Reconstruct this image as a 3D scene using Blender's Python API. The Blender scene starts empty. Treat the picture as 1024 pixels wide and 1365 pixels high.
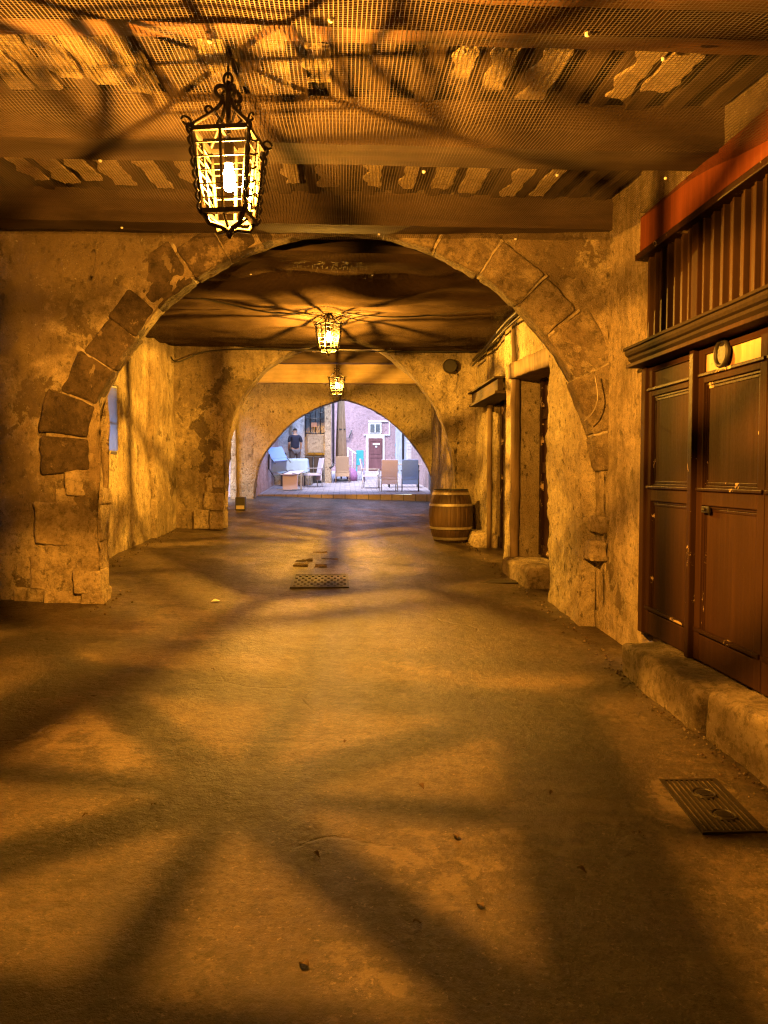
import bpy, bmesh, math, random
from mathutils import Vector, Matrix, noise
random.seed(7)
C = bpy.context.scene.collection
SL = 0.04                       # the street climbs 4 cm per metre
def G(x, y): return SL*y - 0.035*max(-3.4, min(2.4, x))

# ------------------------------------------------------------------ camera
F0 = 1027.0
CAM = Vector((0, 0, 1.6))
pit = math.atan(50.5/F0); yaw = math.atan(52*math.cos(pit)/F0)
FW = Vector((math.sin(yaw)*math.cos(pit), math.cos(yaw)*math.cos(pit), -math.sin(pit)))
RT = Vector((math.cos(yaw), -math.sin(yaw), 0)); UP = RT.cross(FW)
def ray(px, py): return FW + RT*((px-512)/F0) + UP*((682.5-py)/F0)
def at(px, py, Y, k=0.0):       # measured point of the photograph on the plane y = Y - k x
    d = ray(px, py); return CAM + d*(Y/(d.y + k*d.x))
def floor_at(px, py):           # measured point of the photograph on the street
    d = ray(px, py); t = 1.6/(SL*d.y - 0.035*d.x - d.z); return CAM + d*t
cd = bpy.data.cameras.new('camera'); cam = bpy.data.objects.new('camera', cd); C.objects.link(cam)
cam.location = CAM; cam.rotation_euler = (math.pi/2 - pit, 0, -yaw)
cd.sensor_fit = 'HORIZONTAL'; cd.sensor_width = 36; cd.lens = 36*F0/1024; cd.clip_end = 500; cd.clip_start = 0.05
bpy.context.scene.camera = cam

# ------------------------------------------------------------------ nodes
class NT:
    def __init__(s, name):
        s.m = bpy.data.materials.new(name); s.m.use_nodes = True; s.t = s.m.node_tree
        s.b = s.t.nodes['Principled BSDF']; s.out = s.t.nodes['Material Output']
        s.tc = s.t.nodes.new('ShaderNodeTexCoord')
    def n(s, typ, **kw):
        nd = s.t.nodes.new(typ)
        for k, v in kw.items(): setattr(nd, k, v)
        return nd
    def put(s, sock, v):
        if hasattr(v, 'is_linked') or isinstance(v, bpy.types.NodeSocket): s.t.links.new(v, sock)
        else:
            if isinstance(v, (tuple, list)) and len(v) == 3 and sock.type == 'RGBA': v = (*v, 1)
            sock.default_value = v
    def coord(s, scale=(1, 1, 1), rot=(0, 0, 0), loc=(0, 0, 0)):
        mp = s.n('ShaderNodeMapping'); s.t.links.new(s.tc.outputs['Object'], mp.inputs[0])
        mp.inputs['Scale'].default_value = scale; mp.inputs['Rotation'].default_value = rot; mp.inputs['Location'].default_value = loc
        return mp.outputs[0]
    def noise(s, scale, detail=6, rough=.6, co=None, dist=0.0):
        nd = s.n('ShaderNodeTexNoise'); nd.inputs['Scale'].default_value = scale; nd.inputs['Detail'].default_value = detail
        nd.inputs['Roughness'].default_value = rough; nd.inputs['Distortion'].default_value = dist
        s.t.links.new(co if co else s.tc.outputs['Object'], nd.inputs['Vector']); return nd.outputs['Fac']
    def ramp(s, fac, stops):
        nd = s.n('ShaderNodeValToRGB'); cr = nd.color_ramp
        while len(cr.elements) < len(stops): cr.elements.new(.5)
        for e, (p, c) in zip(cr.elements, stops):
            e.position = p; e.color = (c, c, c, 1) if not isinstance(c, tuple) else (*c[:3], 1)
        s.t.links.new(fac, nd.inputs[0]); return nd.outputs[0]
    def mix(s, f, a, b, mode='MIX'):
        nd = s.n('ShaderNodeMix', data_type='RGBA', blend_type=mode)
        s.put(nd.inputs[0], f); s.put(nd.inputs[6], a); s.put(nd.inputs[7], b); return nd.outputs[2]
    def math(s, op, a, b=0.0, c=0.0):
        nd = s.n('ShaderNodeMath', operation=op); s.put(nd.inputs[0], a); s.put(nd.inputs[1], b)
        s.put(nd.inputs[2], c)
        return nd.outputs[0]
    def bump(s, h, dist=.02, strength=1.0, nrm=None):
        nd = s.n('ShaderNodeBump'); nd.inputs['Distance'].default_value = dist; nd.inputs['Strength'].default_value = strength
        s.t.links.new(h, nd.inputs['Height'])
        if nrm is not None: s.t.links.new(nrm, nd.inputs['Normal'])
        return nd.outputs[0]
    def fin(s, col, rough=.8, nrm=None, **kw):
        s.put(s.b.inputs['Base Color'], col); s.put(s.b.inputs['Roughness'], rough)
        if nrm is not None: s.t.links.new(nrm, s.b.inputs['Normal'])
        for k, v in kw.items(): s.put(s.b.inputs[k.replace('_', ' ')], v)
        return s.m

def plaster(name, light, dark, under, peel=.56, seed=0.0, streak=.5, bs=1.0, stain=.5, pits=.6):
    s = NT(name); o = s.coord(loc=(seed, seed*1.7, seed*.6))
    big = s.noise(.9, 8, .66, o); med = s.noise(3.3, 10, .72, o); fine = s.noise(24, 8, .78, o); grit = s.noise(85, 4, .75, o)
    pl = s.noise(1.5, 14, .7, o, .12); mot = s.noise(8.5, 9, .76, o)
    dk = lambda k: tuple(c*k for c in dark)
    col = s.mix(s.ramp(big, [(.47, 0.0), (.6, 1.0)]), light, dark)
    col = s.mix(s.math('MULTIPLY', s.ramp(med, [(.5, 0.0), (.6, 1.0)]), .45), col, under)
    st = s.noise(1.0, 7, .68, s.coord((7, 7, .5), loc=(seed, 0, 0)))
    col = s.mix(s.math('MULTIPLY', s.ramp(st, [(.5, 0.0), (.64, 1.0)]), streak), col, dk(.45))
    peel += .03
    pm = s.math('MULTIPLY', s.ramp(pl, [(peel-.008, 0.0), (peel+.014, 1.0)]), .85)
    ucol = s.mix(s.ramp(mot, [(.4, 0.0), (.6, 1.0)]), under, tuple(c*.4 for c in under))
    col = s.mix(pm, col, ucol)
    rim = s.ramp(pl, [(peel-.03, 0.0), (peel-.01, 1.0), (peel+.004, 0.0)])
    col = s.mix(s.math('MULTIPLY', rim, .35), col, tuple(min(.75, c*1.4) for c in light))
    col = s.mix(s.math('MULTIPLY', s.ramp(mot, [(.5, 0.0), (.62, 1.0)]), .45), col, dk(.5))
    col = s.mix(s.math('MULTIPLY', s.ramp(fine, [(.53, 0.0), (.64, 1.0)]), .6), col, dk(.28))
    col = s.mix(s.math('MULTIPLY', s.ramp(grit, [(.54, 0.0), (.6, 1.0)]), .45), col, dk(.3))
    big2 = s.noise(.55, 9, .68, s.coord(loc=(seed+31, 4, 9)))
    col = s.mix(s.math('MULTIPLY', s.ramp(big2, [(.49, 0.0), (.56, 1.0)]), stain), col, dk(.42))
    pf = s.ramp(s.noise(14, 7, .7, s.coord((1, 1, .6), loc=(seed, 2, 2))), [(.59, 0.0), (.63, 1.0)])
    col = s.mix(s.math('MULTIPLY', pf, pits), col, dk(.22))
    sp = s.ramp(s.noise(36, 5, .78, o), [(.62, 0.0), (.67, 1.0)])
    col = s.mix(s.math('MULTIPLY', sp, .6), col, tuple(min(.8, c*1.5) for c in light))
    nr = s.bump(s.math('SUBTRACT', 1.0, pm), .03*bs, .9)
    nr = s.bump(med, .06*bs, .9, nr); nr = s.bump(mot, .05*bs, 1, nr)
    nr = s.bump(s.math('SUBTRACT', 1.0, pf), .03*bs, 1, nr)
    nr = s.bump(fine, .03*bs, 1, nr); nr = s.bump(grit, .008*bs, 1, nr)
    return s.fin(col, .9, nr)

def rock(name, a, b, bs=1.0, pit=True, over=None):
    s = NT(name); o = s.tc.outputs['Object']
    n1 = s.noise(2.8, 10, .72, o); n2 = s.noise(17, 8, .76, o); n3 = s.noise(62, 5, .78, o); n4 = s.noise(7, 9, .75, s.coord(loc=(3, 8, 1)))
    col = s.mix(s.ramp(n1, [(.42, 0.0), (.58, 1.0)]), a, b)
    if over: col = s.mix(s.math('MULTIPLY', s.ramp(s.noise(2.2, 12, .72, s.coord(loc=(9, 2, 4))), [(.57, 0.0), (.6, 1.0)]), .8), col, over)
    col = s.mix(s.math('MULTIPLY', s.ramp(n4, [(.5, 0.0), (.6, 1.0)]), .55), col, tuple(c*.45 for c in b))
    col = s.mix(s.math('MULTIPLY', s.ramp(n2, [(.5, 0.0), (.62, 1.0)]), .7), col, tuple(c*.3 for c in b))
    col = s.mix(s.math('MULTIPLY', s.ramp(n3, [(.58, 0.0), (.66, 1.0)]), .55), col, tuple(min(.7, c*1.8) for c in a))
    nr = s.bump(n1, .06*bs, .9); nr = s.bump(n4, .06*bs, 1, nr); nr = s.bump(n2, .04*bs, 1, nr); nr = s.bump(n3, .01*bs, 1, nr)
    return s.fin(col, .9, nr)

def wood(name, a, b, axis=1, rough=.75, fscale=14, bs=1.0, spec=.3):
    s = NT(name); sc = [fscale]*3; sc[axis] = .8
    o = s.coord(tuple(sc)); n1 = s.noise(1, 8, .65, o, .6); n2 = s.noise(5, 5, .7, o); bl = s.noise(1.5, 5)
    col = s.mix(s.ramp(n1, [(.35, 0.0), (.68, 1.0)]), a, b)
    col = s.mix(s.math('MULTIPLY', s.ramp(bl, [(.45, 0.0), (.65, 1.0)]), .5), col, tuple(c*.5 for c in b))
    nr = s.bump(n1, .012*bs, .8); nr = s.bump(n2, .004*bs, .8, nr)
    return s.fin(col, rough, nr, Specular_IOR_Level=spec)

def paint(name, col, chip, amount=.66, rough=.38, rough2=.7, bs=1.0, drift=.5, spec=.05):
    s = NT(name); n1 = s.noise(5, 10, .72, None, .7); n2 = s.noise(1.2, 5); n3 = s.noise(40, 4, .7)
    gr = s.noise(1, 6, .6, s.coord((20, 20, .8)))
    c = s.mix(s.math('MULTIPLY', s.ramp(n2, [(.35, 0.0), (.68, 1.0)]), drift), col, tuple(x*.5 for x in col))
    c = s.mix(s.math('MULTIPLY', s.ramp(gr, [(.45, 0.0), (.7, 1.0)]), .4), c, tuple(min(.8, x*1.7) for x in col))
    k = s.ramp(n1, [(amount, 0.0), (amount+.02, 1.0)])
    c = s.mix(k, c, chip)
    r = s.math('ADD', s.math('MULTIPLY', n3, .25), rough-.1)
    nr = s.bump(s.math('SUBTRACT', 1.0, k), .004*bs, .8); nr = s.bump(gr, .003*bs, .8, nr); nr = s.bump(n3, .0015*bs, .8, nr)
    return s.fin(c, s.math('ADD', r, s.math('MULTIPLY', k, rough2-rough)), nr, Specular_IOR_Level=spec)

def simple(name, col, rough=.6, metal=0.0, var=.35, sc=12, bs=.004, **kw):
    s = NT(name); n = s.noise(sc, 6, .65); n2 = s.noise(sc*6, 3)
    c = s.mix(s.math('MULTIPLY', s.ramp(n, [(.35, 0.0), (.68, 1.0)]), var), col, tuple(x*.35 for x in col))
    nr = s.bump(n, bs, .7); nr = s.bump(n2, bs*.3, .7, nr)
    return s.fin(c, s.math('ADD', s.math('MULTIPLY', n2, .25), rough-.12), nr, Metallic=metal, **kw)

M = {}
M['wall_ochre'] = plaster('ochre_plaster', (.74, .61, .42), (.5, .39, .25), (.26, .19, .12), .57, 0.0, .5, 1.2, .7)
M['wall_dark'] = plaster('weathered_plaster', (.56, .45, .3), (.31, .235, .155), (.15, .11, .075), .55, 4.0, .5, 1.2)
M['wall_pale'] = plaster('rough_pale_render', (.78, .66, .46), (.6, .48, .32), (.36, .27, .17), .6, 9.0, .3, 1.6, .25, .85)
M['arch_face'] = plaster('arch_render', (.74, .61, .42), (.46, .35, .225), (.2, .145, .095), .545, 13.0, .35, 1.3, .8)
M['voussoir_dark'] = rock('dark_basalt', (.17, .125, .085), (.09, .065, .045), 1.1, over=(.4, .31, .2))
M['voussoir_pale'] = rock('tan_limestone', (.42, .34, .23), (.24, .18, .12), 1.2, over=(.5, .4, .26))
M['stone'] = rock('rough_limestone', (.74, .61, .43), (.5, .39, .26), 1.4)
M['stone_step'] = rock('step_limestone', (.46, .37, .26), (.25, .19, .13), 1.3)
M['mortar'] = rock('lime_mortar', (.5, .43, .33), (.34, .28, .2), .5)
M['timber'] = wood('dark_timber', (.085, .057, .038), (.042, .028, .019), 0)
M['timber_y'] = wood('joist_timber', (.07, .048, .032), (.035, .024, .016), 1)
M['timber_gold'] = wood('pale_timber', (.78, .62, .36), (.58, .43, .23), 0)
M['timber_z'] = wood('post_timber', (.27, .195, .125), (.1, .07, .045), 2)
M['timber_red'] = wood('reddish_timber', (.16, .08, .042), (.08, .04, .022), 0)
M['iron'] = simple('wrought_iron', (.035, .03, .027), .5, .6, .4, 40, .002)
M['castiron'] = simple('cast_iron', (.016, .012, .01), .5, .1, .5, 18, .003)
M['door_paint'] = paint('brown_gloss_paint', (.036, .0175, .01), (.42, .3, .18), .7, .62)
M['door_edge'] = paint('chipped_brown_paint', (.026, .0125, .007), (.5, .38, .24), .585, .4)
M['bare_board'] = paint('worn_pale_board', (.46, .33, .19), (.16, .09, .05), .6, .42, .7, 1, .35)
M['fascia'] = paint('rust_red_paint', (.14, .042, .018), (.09, .05, .03), .74, .45)
M['slat'] = paint('brown_slat_paint', (.05, .028, .017), (.3, .19, .11), .68, .45)
M['cornice_paint'] = paint('worn_cornice_paint', (.045, .03, .02), (.45, .36, .25), .645, .4)
M['cornice_wood'] = simple('dark_worn_ledge_wood', (.03, .02, .013), .8, 0, .5, 30, .003, Specular_IOR_Level=.12)
M['black'] = simple('black_plastic', (.02, .02, .022), .45)
M['cable'] = simple('black_rubber', (.03, .027, .025), .6)
M['cream_metal'] = simple('cream_metal', (.55, .48, .36), .4, 0, .25, 9)
M['white'] = simple('white_paint', (.75, .74, .74), .5, 0, .15, 6)
M['oak'] = wood('stained_oak', (.1, .062, .036), (.05, .03, .018), 2, .5, 18)
M['hoop'] = simple('galvanised_hoop', (.42, .37, .31), .45, .5, .4, 20)
M['pink'] = plaster('pink_render', (.36, .24, .28), (.335, .225, .265), (.31, .21, .245), .78, 3.0, .1, .3, .1, .1)
M['pink_wall'] = plaster('rose_render', (.7, .53, .56), (.58, .42, .45), (.36, .26, .26), .72, 6.0, .2, .5, .2, .2)
M['grey_wall'] = plaster('grey_blue_render', (.56, .56, .64), (.45, .45, .52), (.26, .26, .3), .66, 8.0, .3, .6, .2, .2)
M['buff_wall'] = plaster('buff_dressed_stone', (.48, .36, .25), (.38, .28, .19), (.3, .22, .15), .7, 5.0, .2, .6, .2, .2)
M['maroon'] = paint('maroon_paint', (.15, .07, .08), (.3, .14, .14), .76, .5)
M['shutter'] = paint('lavender_grey_shutter_paint', (.5, .5, .6), (.35, .35, .42), .75, .5)
M['turq'] = simple('turquoise_plastic', (.03, .42, .5), .45, 0, .2)
M['purple'] = simple('pink_purple_cloth', (.42, .2, .45), .85, 0, .5, 16)
M['blue_fabric'] = simple('blue_sling_fabric', (.24, .42, .95), .75, 0, .15, 20)
M['taupe_fabric'] = simple('taupe_woven_rattan', (.66, .62, .86), .75, 0, .25, 60)
M['tan_fabric'] = simple('tan_woven_rattan', (.42, .28, .18), .75, 0, .3, 60)
M['chair_metal'] = simple('pale_grey_metal', (.42, .41, .42), .4, .3, .15)
M['dark_metal'] = simple('dark_grey_metal', (.08, .08, .09), .45, .5)
M['pale_blue'] = simple('pale_blue_cotton', (.42, .6, .8), .85, 0, .15, 10)
M['cushion'] = simple('off_white_cushion', (.66, .66, .68), .9, 0, .15)
M['canvas'] = simple('tan_canvas', (.44, .29, .18), .9, 0, .3, 8, .01)
M['skin'] = simple('skin', (.42, .25, .17), .55, 0, .1)
M['navy'] = simple('navy_cotton', (.018, .022, .05), .9, 0, .3, 9, .006)
M['grey_cloth'] = simple('grey_cotton', (.12, .12, .14), .9, 0, .3, 9, .006)
M['hair'] = simple('dark_hair', (.015, .012, .01), .6, 0, .3, 60)
M['shoe'] = simple('dark_shoe', (.03, .03, .03), .6)
M['paper'] = simple('white_paper', (.8, .78, .72), .8, 0, .1)
M['leaf'] = simple('dry_leaf', (.07, .04, .02), .8)
M['tile'] = simple('terracotta', (.36, .16, .09), .8)

def glass_mat():
    s = NT('dusty_window_glass'); n = s.noise(4, 7, .7)
    tr = s.n('ShaderNodeBsdfTransparent'); tr.inputs[0].default_value = (.75, .82, .9, 1)
    tl = s.n('ShaderNodeBsdfTranslucent'); s.put(tl.inputs[0], (.8, .85, .95)); s.fin((.3, .33, .38), .2)
    m1 = s.n('ShaderNodeMixShader'); m1.inputs[0].default_value = .15; s.t.links.new(tl.outputs[0], m1.inputs[1]); s.t.links.new(s.b.outputs[0], m1.inputs[2])
    mx = s.n('ShaderNodeMixShader'); s.put(mx.inputs[0], s.math('ADD', s.math('MULTIPLY', n, .6), .4))
    s.t.links.new(tr.outputs[0], mx.inputs[1]); s.t.links.new(m1.outputs[0], mx.inputs[2]); s.t.links.new(mx.outputs[0], s.out.inputs[0]); return s.m
M['glass'] = glass_mat()
M['dark_glass'] = simple('dark_window_glass', (.06, .07, .09), .15, 0, .2)
def bulb_mat():
    s = NT('glowing_bulb'); em = s.n('ShaderNodeEmission'); em.inputs[0].default_value = (1, .72, .3, 1); em.inputs[1].default_value = 22
    tr = s.n('ShaderNodeBsdfTransparent'); ad = s.n('ShaderNodeAddShader')
    s.t.links.new(em.outputs[0], ad.inputs[0]); s.t.links.new(tr.outputs[0], ad.inputs[1]); s.t.links.new(ad.outputs[0], s.out.inputs[0]); return s.m
M['bulb'] = bulb_mat()
def net_mat(name, pitch, w, col):
    s = NT(name); uv = s.n('ShaderNodeSeparateXYZ'); s.t.links.new(s.tc.outputs['UV'], uv.inputs[0])
    wob = s.math('MULTIPLY', s.noise(1.5, 2), .012)
    def line(o, ww):
        fr = s.math('FRACT', s.math('DIVIDE', s.math('ADD', o, wob), pitch)); return s.math('LESS_THAN', fr, ww)
    a = s.math('MAXIMUM', line(uv.outputs[0], w), line(uv.outputs[1], w*.75))
    n = s.noise(1.4, 6); c = s.mix(s.ramp(n, [(.4, 0.0), (.65, 1.0)]), col, tuple(x*.5 for x in col))
    df = s.n('ShaderNodeBsdfDiffuse'); s.put(df.inputs[0], c); tl = s.n('ShaderNodeBsdfTranslucent'); s.put(tl.inputs[0], c)
    m1 = s.n('ShaderNodeMixShader'); m1.inputs[0].default_value = .2; s.t.links.new(df.outputs[0], m1.inputs[1]); s.t.links.new(tl.outputs[0], m1.inputs[2])
    tr = s.n('ShaderNodeBsdfTransparent'); mx = s.n('ShaderNodeMixShader'); s.put(mx.inputs[0], a)
    s.t.links.new(tr.outputs[0], mx.inputs[1]); s.t.links.new(m1.outputs[0], mx.inputs[2]); s.t.links.new(mx.outputs[0], s.out.inputs[0]); return s.m
M['net'] = net_mat('mesh_netting', .018, .21, (.2, .165, .15))
M['net_dense'] = net_mat('dense_mesh_netting', .013, .66, (.13, .092, .066))

def floor_mat():
    s = NT('worn_concrete'); o = s.tc.outputs['Object']
    big = s.noise(.55, 9, .66, o, .2); med = s.noise(2.4, 11, .74, o, .1); fine = s.noise(22, 7, .72, o); grit = s.noise(130, 3, .7, o)
    lane = s.noise(1.0, 6, .6, s.coord((1.6, .22, 1)))
    col = s.mix(s.ramp(big, [(.35, 0.0), (.65, 1.0)]), (.1, .069, .042), (.044, .031, .02))
    col = s.mix(s.math('MULTIPLY', s.ramp(med, [(.47, 0.0), (.6, 1.0)]), .6), col, (.08, .06, .042))
    col = s.mix(s.math('MULTIPLY', s.ramp(lane, [(.5, 0.0), (.62, 1.0)]), .5), col, (.08, .06, .042))
    col = s.mix(s.math('MULTIPLY', s.ramp(fine, [(.49, 0.0), (.6, 1.0)]), .65), col, (.03, .022, .015))
    b7 = s.noise(6.5, 9, .76, s.coord(loc=(7, 1, 3))); col = s.mix(s.math('MULTIPLY', s.ramp(b7, [(.49, 0.0), (.57, 1.0)]), .7), col, (.03, .022, .015))
    f2 = s.noise(55, 5, .75, o); col = s.mix(s.math('MULTIPLY', s.ramp(f2, [(.53, 0.0), (.6, 1.0)]), .75), col, (.012, .009, .006))
    col = s.mix(s.math('MULTIPLY', s.ramp(s.noise(42, 5, .75, s.coord(loc=(5, 5, 5))), [(.61, 0.0), (.65, 1.0)]), .5), col, (.3, .23, .16))
    col = s.mix(s.math('MULTIPLY', s.ramp(grit, [(.62, 0.0), (.68, 1.0)]), .3), col, (.3, .24, .18))
    vo = s.n('ShaderNodeTexVoronoi', feature='DISTANCE_TO_EDGE'); vo.inputs['Scale'].default_value = .55
    cw = s.n('ShaderNodeVectorMath', operation='ADD'); s.t.links.new(o, cw.inputs[0])
    nn = s.n('ShaderNodeTexNoise'); nn.inputs['Scale'].default_value = 1.3; nn.inputs['Detail'].default_value = 8; s.t.links.new(o, nn.inputs['Vector'])
    s.t.links.new(nn.outputs['Color'], cw.inputs[1]); s.t.links.new(cw.outputs[0], vo.inputs['Vector'])
    ck = s.ramp(vo.outputs['Distance'], [(.0, 1.0), (.012, 0.0)])
    ck = s.math('MULTIPLY', ck, s.ramp(s.noise(.8, 3), [(.46, 0.0), (.54, .85)]))
    col = s.mix(ck, col, (.06, .045, .035))
    w1 = s.noise(1.25, 13, .74, s.coord(loc=(2, 14, 6))); col = s.mix(s.math('MULTIPLY', s.ramp(w1, [(.535, 0.0), (.55, 1.0)]), .5), col, (.028, .02, .014))
    w2 = s.noise(.8, 13, .74, s.coord(loc=(12, 4, 6))); col = s.mix(s.math('MULTIPLY', s.ramp(w2, [(.56, 0.0), (.575, 1.0)]), .45), col, (.17, .128, .086))
    w3 = s.noise(1, 8, .7, s.coord((1.1, 13, 1), (0, 0, .12))); col = s.mix(s.math('MULTIPLY', s.ramp(w3, [(.52, 0.0), (.6, 1.0)]), .45), col, (.03, .022, .015))
    rg = s.math('ADD', s.math('MULTIPLY', s.ramp(lane, [(.4, 0.0), (.62, 1.0)]), .16), s.math('ADD', .02, s.math('MULTIPLY', s.math('ADD', b7, fine), .31)))
    nr0 = s.bump(b7, .012, .8)
    nr = s.bump(med, .022, .8, nr0); nr = s.bump(fine, .009, 1, nr); nr = s.bump(f2, .003, 1, nr); nr = s.bump(grit, .001, 1, nr); nr = s.bump(s.math('SUBTRACT', 1.0, ck), .008, .8, nr)
    return s.fin(col, rg, nr, Specular_IOR_Level=.36)
M['floor'] = floor_mat()
def paving_mat():
    s = NT('blue_grey_setts'); o = s.tc.outputs['Object']
    br = s.n('ShaderNodeTexBrick'); s.t.links.new(s.coord((1, 1, 1)), br.inputs['Vector']); br.inputs['Scale'].default_value = 1.0
    br.inputs['Brick Width'].default_value = .34; br.inputs['Row Height'].default_value = .2; br.inputs['Mortar Size'].default_value = .012
    br.inputs['Color1'].default_value = (.42, .37, .43, 1); br.inputs['Color2'].default_value = (.3, .26, .31, 1); br.inputs['Mortar'].default_value = (.1, .1, .11, 1)
    n = s.noise(5, 7, .7); col = s.mix(s.math('MULTIPLY', s.ramp(n, [(.4, 0.0), (.7, 1.0)]), .5), br.outputs['Color'], (.12, .12, .14))
    nr = s.bump(br.outputs['Fac'], .012, .5); nr = s.bump(n, .02, .8, nr)
    return s.fin(col, .6, nr)
M['paving'] = paving_mat()
def brickrib():
    s = NT('thin_brick_voussoirs'); n2 = s.noise(14, 7, .7); n1 = s.noise(2.5, 7)
    col = s.mix(s.ramp(n1, [(.35, 0.0), (.65, 1.0)]), (.66, .54, .36), (.48, .37, .23)); col = s.mix(s.math('MULTIPLY', s.ramp(n2, [(.42, 0.0), (.7, 1.0)]), .6), col, (.13, .09, .05))
    return s.fin(col, .9, s.bump(n2, .03, 1))
M['brick'] = brickrib()

# ------------------------------------------------------------------ mesh helpers
def dn(p, amp=1.0, seed=0.0):      # position-based displacement in metres
    q = Vector(p) + Vector((seed, seed*.7, seed*1.3))
    v = noise.noise_vector(q*.8)*.035 + noise.noise_vector(q*3.1)*.018 + noise.noise_vector(q*8.5)*.01 + noise.noise_vector(q*19)*.008
    return v*amp

class MB:
    def __init__(s): s.v = []; s.f = []; s.mi = []; s.uv = None
    def add(s, vs, fs, mi=0):
        o = len(s.v); s.v += [Vector(p) for p in vs]; s.f += [[i+o for i in f] for f in fs]; s.mi += [mi]*len(fs); return s
    def box(s, a, b, mi=0, rot=None, piv=None):
        x0, y0, z0 = a; x1, y1, z1 = b
        vs = [Vector(p) for p in ((x0,y0,z0),(x1,y0,z0),(x1,y1,z0),(x0,y1,z0),(x0,y0,z1),(x1,y0,z1),(x1,y1,z1),(x0,y1,z1))]
        if rot is not None:
            pv = Vector(piv) if piv is not None else (Vector(a)+Vector(b))/2
            vs = [rot @ (p-pv) + pv for p in vs]
        return s.add(vs, [(3,2,1,0),(4,5,6,7),(0,1,5,4),(1,2,6,5),(2,3,7,6),(3,0,4,7)], mi)
    def tube(s, pts, r, n=8, mi=0, cap=True):
        pts = [Vector(p) for p in pts]; rs = r if isinstance(r, (list, tuple)) else [r]*len(pts)
        vs = []; fs = []; ref = None
        for i, p in enumerate(pts):
            t = (pts[min(i+1, len(pts)-1)] - pts[max(i-1, 0)]).normalized()
            if ref is None:
                ref = Vector((0, 0, 1)) if abs(t.z) < .9 else Vector((1, 0, 0))
            a = t.cross(ref)
            if a.length < 1e-4: a = t.cross(Vector((.3, .8, .1)))
            a.normalize(); b = a.cross(t).normalized(); ref = b
            for k in range(n):
                th = 2*math.pi*k/n; vs.append(p + (a*math.cos(th) + b*math.sin(th))*rs[i])
        for i in range(len(pts)-1):
            for k in range(n):
                fs.append((i*n+k, i*n+(k+1) % n, (i+1)*n+(k+1) % n, (i+1)*n+k))
        if cap:
            fs.append(tuple(reversed(range(n)))); fs.append(tuple((len(pts)-1)*n+k for k in range(n)))
        return s.add(vs, fs, mi)
    def lathe(s, prof, c=(0, 0, 0), n=32, mi=0, cap=True):
        vs = []; fs = []; c = Vector(c)
        for r, z in prof:
            for k in range(n):
                th = 2*math.pi*k/n; vs.append(c + Vector((r*math.cos(th), r*math.sin(th), z)))
        for i in range(len(prof)-1):
            for k in range(n):
                fs.append((i*n+k, i*n+(k+1) % n, (i+1)*n+(k+1) % n, (i+1)*n+k))
        if cap: fs.append(tuple(reversed(range(n)))); fs.append(tuple((len(prof)-1)*n+k for k in range(n)))
        return s.add(vs, fs, mi)
    def grid(s, fn, nu, nv, mi=0, flip=False):
        vs = [fn(i/nu, j/nv) for j in range(nv+1) for i in range(nu+1)]
        fs = []
        for j in range(nv):
            for i in range(nu):
                q = [j*(nu+1)+i, j*(nu+1)+i+1, (j+1)*(nu+1)+i+1, (j+1)*(nu+1)+i]
                fs.append(tuple(reversed(q)) if flip else tuple(q))
        return s.add(vs, fs, mi)
    def slab(s, a, b, step=.07, amp=1.0, shear=True, mi=0, seed=0.0, skip=''):   # rough box of wall, subdivided
        x0, y0, z0 = a; x1, y1, z1 = b
        def P(x, y, z):
            p = Vector((x, y, z + (SL*y if shear else 0))); return p + dn(p, amp, seed)
        nx, ny, nz = [max(1, int(math.ceil((q-p)/step))) for p, q in ((x0, x1), (y0, y1), (z0, z1))]
        L = lambda p, q, t: p + (q-p)*t
        if 'x' not in skip: s.grid(lambda u, v: P(x0, L(y0,y1,u), L(z0,z1,v)), ny, nz, mi, True)
        if 'X' not in skip: s.grid(lambda u, v: P(x1, L(y0,y1,u), L(z0,z1,v)), ny, nz, mi)
        s.grid(lambda u, v: P(L(x0,x1,u), y0, L(z0,z1,v)), nx, nz, mi)
        s.grid(lambda u, v: P(L(x0,x1,u), y1, L(z0,z1,v)), nx, nz, mi, True)
        s.grid(lambda u, v: P(L(x0,x1,u), L(y0,y1,v), z0), nx, ny, mi, True)
        s.grid(lambda u, v: P(L(x0,x1,u), L(y0,y1,v), z1), nx, ny, mi); return s
    def stone(s, c8, r=.025, amp=.5, mi=0, seed=0.0, n=7):    # rounded rough block from 8 corners (as in box order)
        c = [Vector(p) for p in c8]
        lx = ((c[1]-c[0]).length + (c[6]-c[7]).length)/2; ly = ((c[3]-c[0]).length + (c[6]-c[5]).length)/2; lz = ((c[4]-c[0]).length + (c[6]-c[2]).length)/2
        def tri(u, v, w):
            a = c[0].lerp(c[1], u).lerp(c[3].lerp(c[2], u), v); b = c[4].lerp(c[5], u).lerp(c[7].lerp(c[6], u), v); return a.lerp(b, w)
        def P(u, v, w):
            q = Vector((u*lx, v*ly, w*lz)); rr = min(r, lx/3, ly/3, lz/3)
            i = Vector((min(max(q.x, rr), lx-rr), min(max(q.y, rr), ly-rr), min(max(q.z, rr), lz-rr))); d = q-i
            if d.length > 1e-9: q = i + d.normalized()*rr
            p = tri(q.x/lx, q.y/ly, q.z/lz); return p + dn(p, amp, seed)
        def ed(l):
            k = max(3, min(26, int(l/(.045 if n >= 7 else .12)))); e = r/max(l, r*3)
            return [0, e*.5] + [e+(1-2*e)*q/k for q in range(k+1)] + [1-e*.5, 1]
        U, V_, W_ = ed(lx), ed(ly), ed(lz); g = lambda E, t: E[int(round(t*(len(E)-1)))]
        a_, b_, c_ = len(U)-1, len(V_)-1, len(W_)-1
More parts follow.
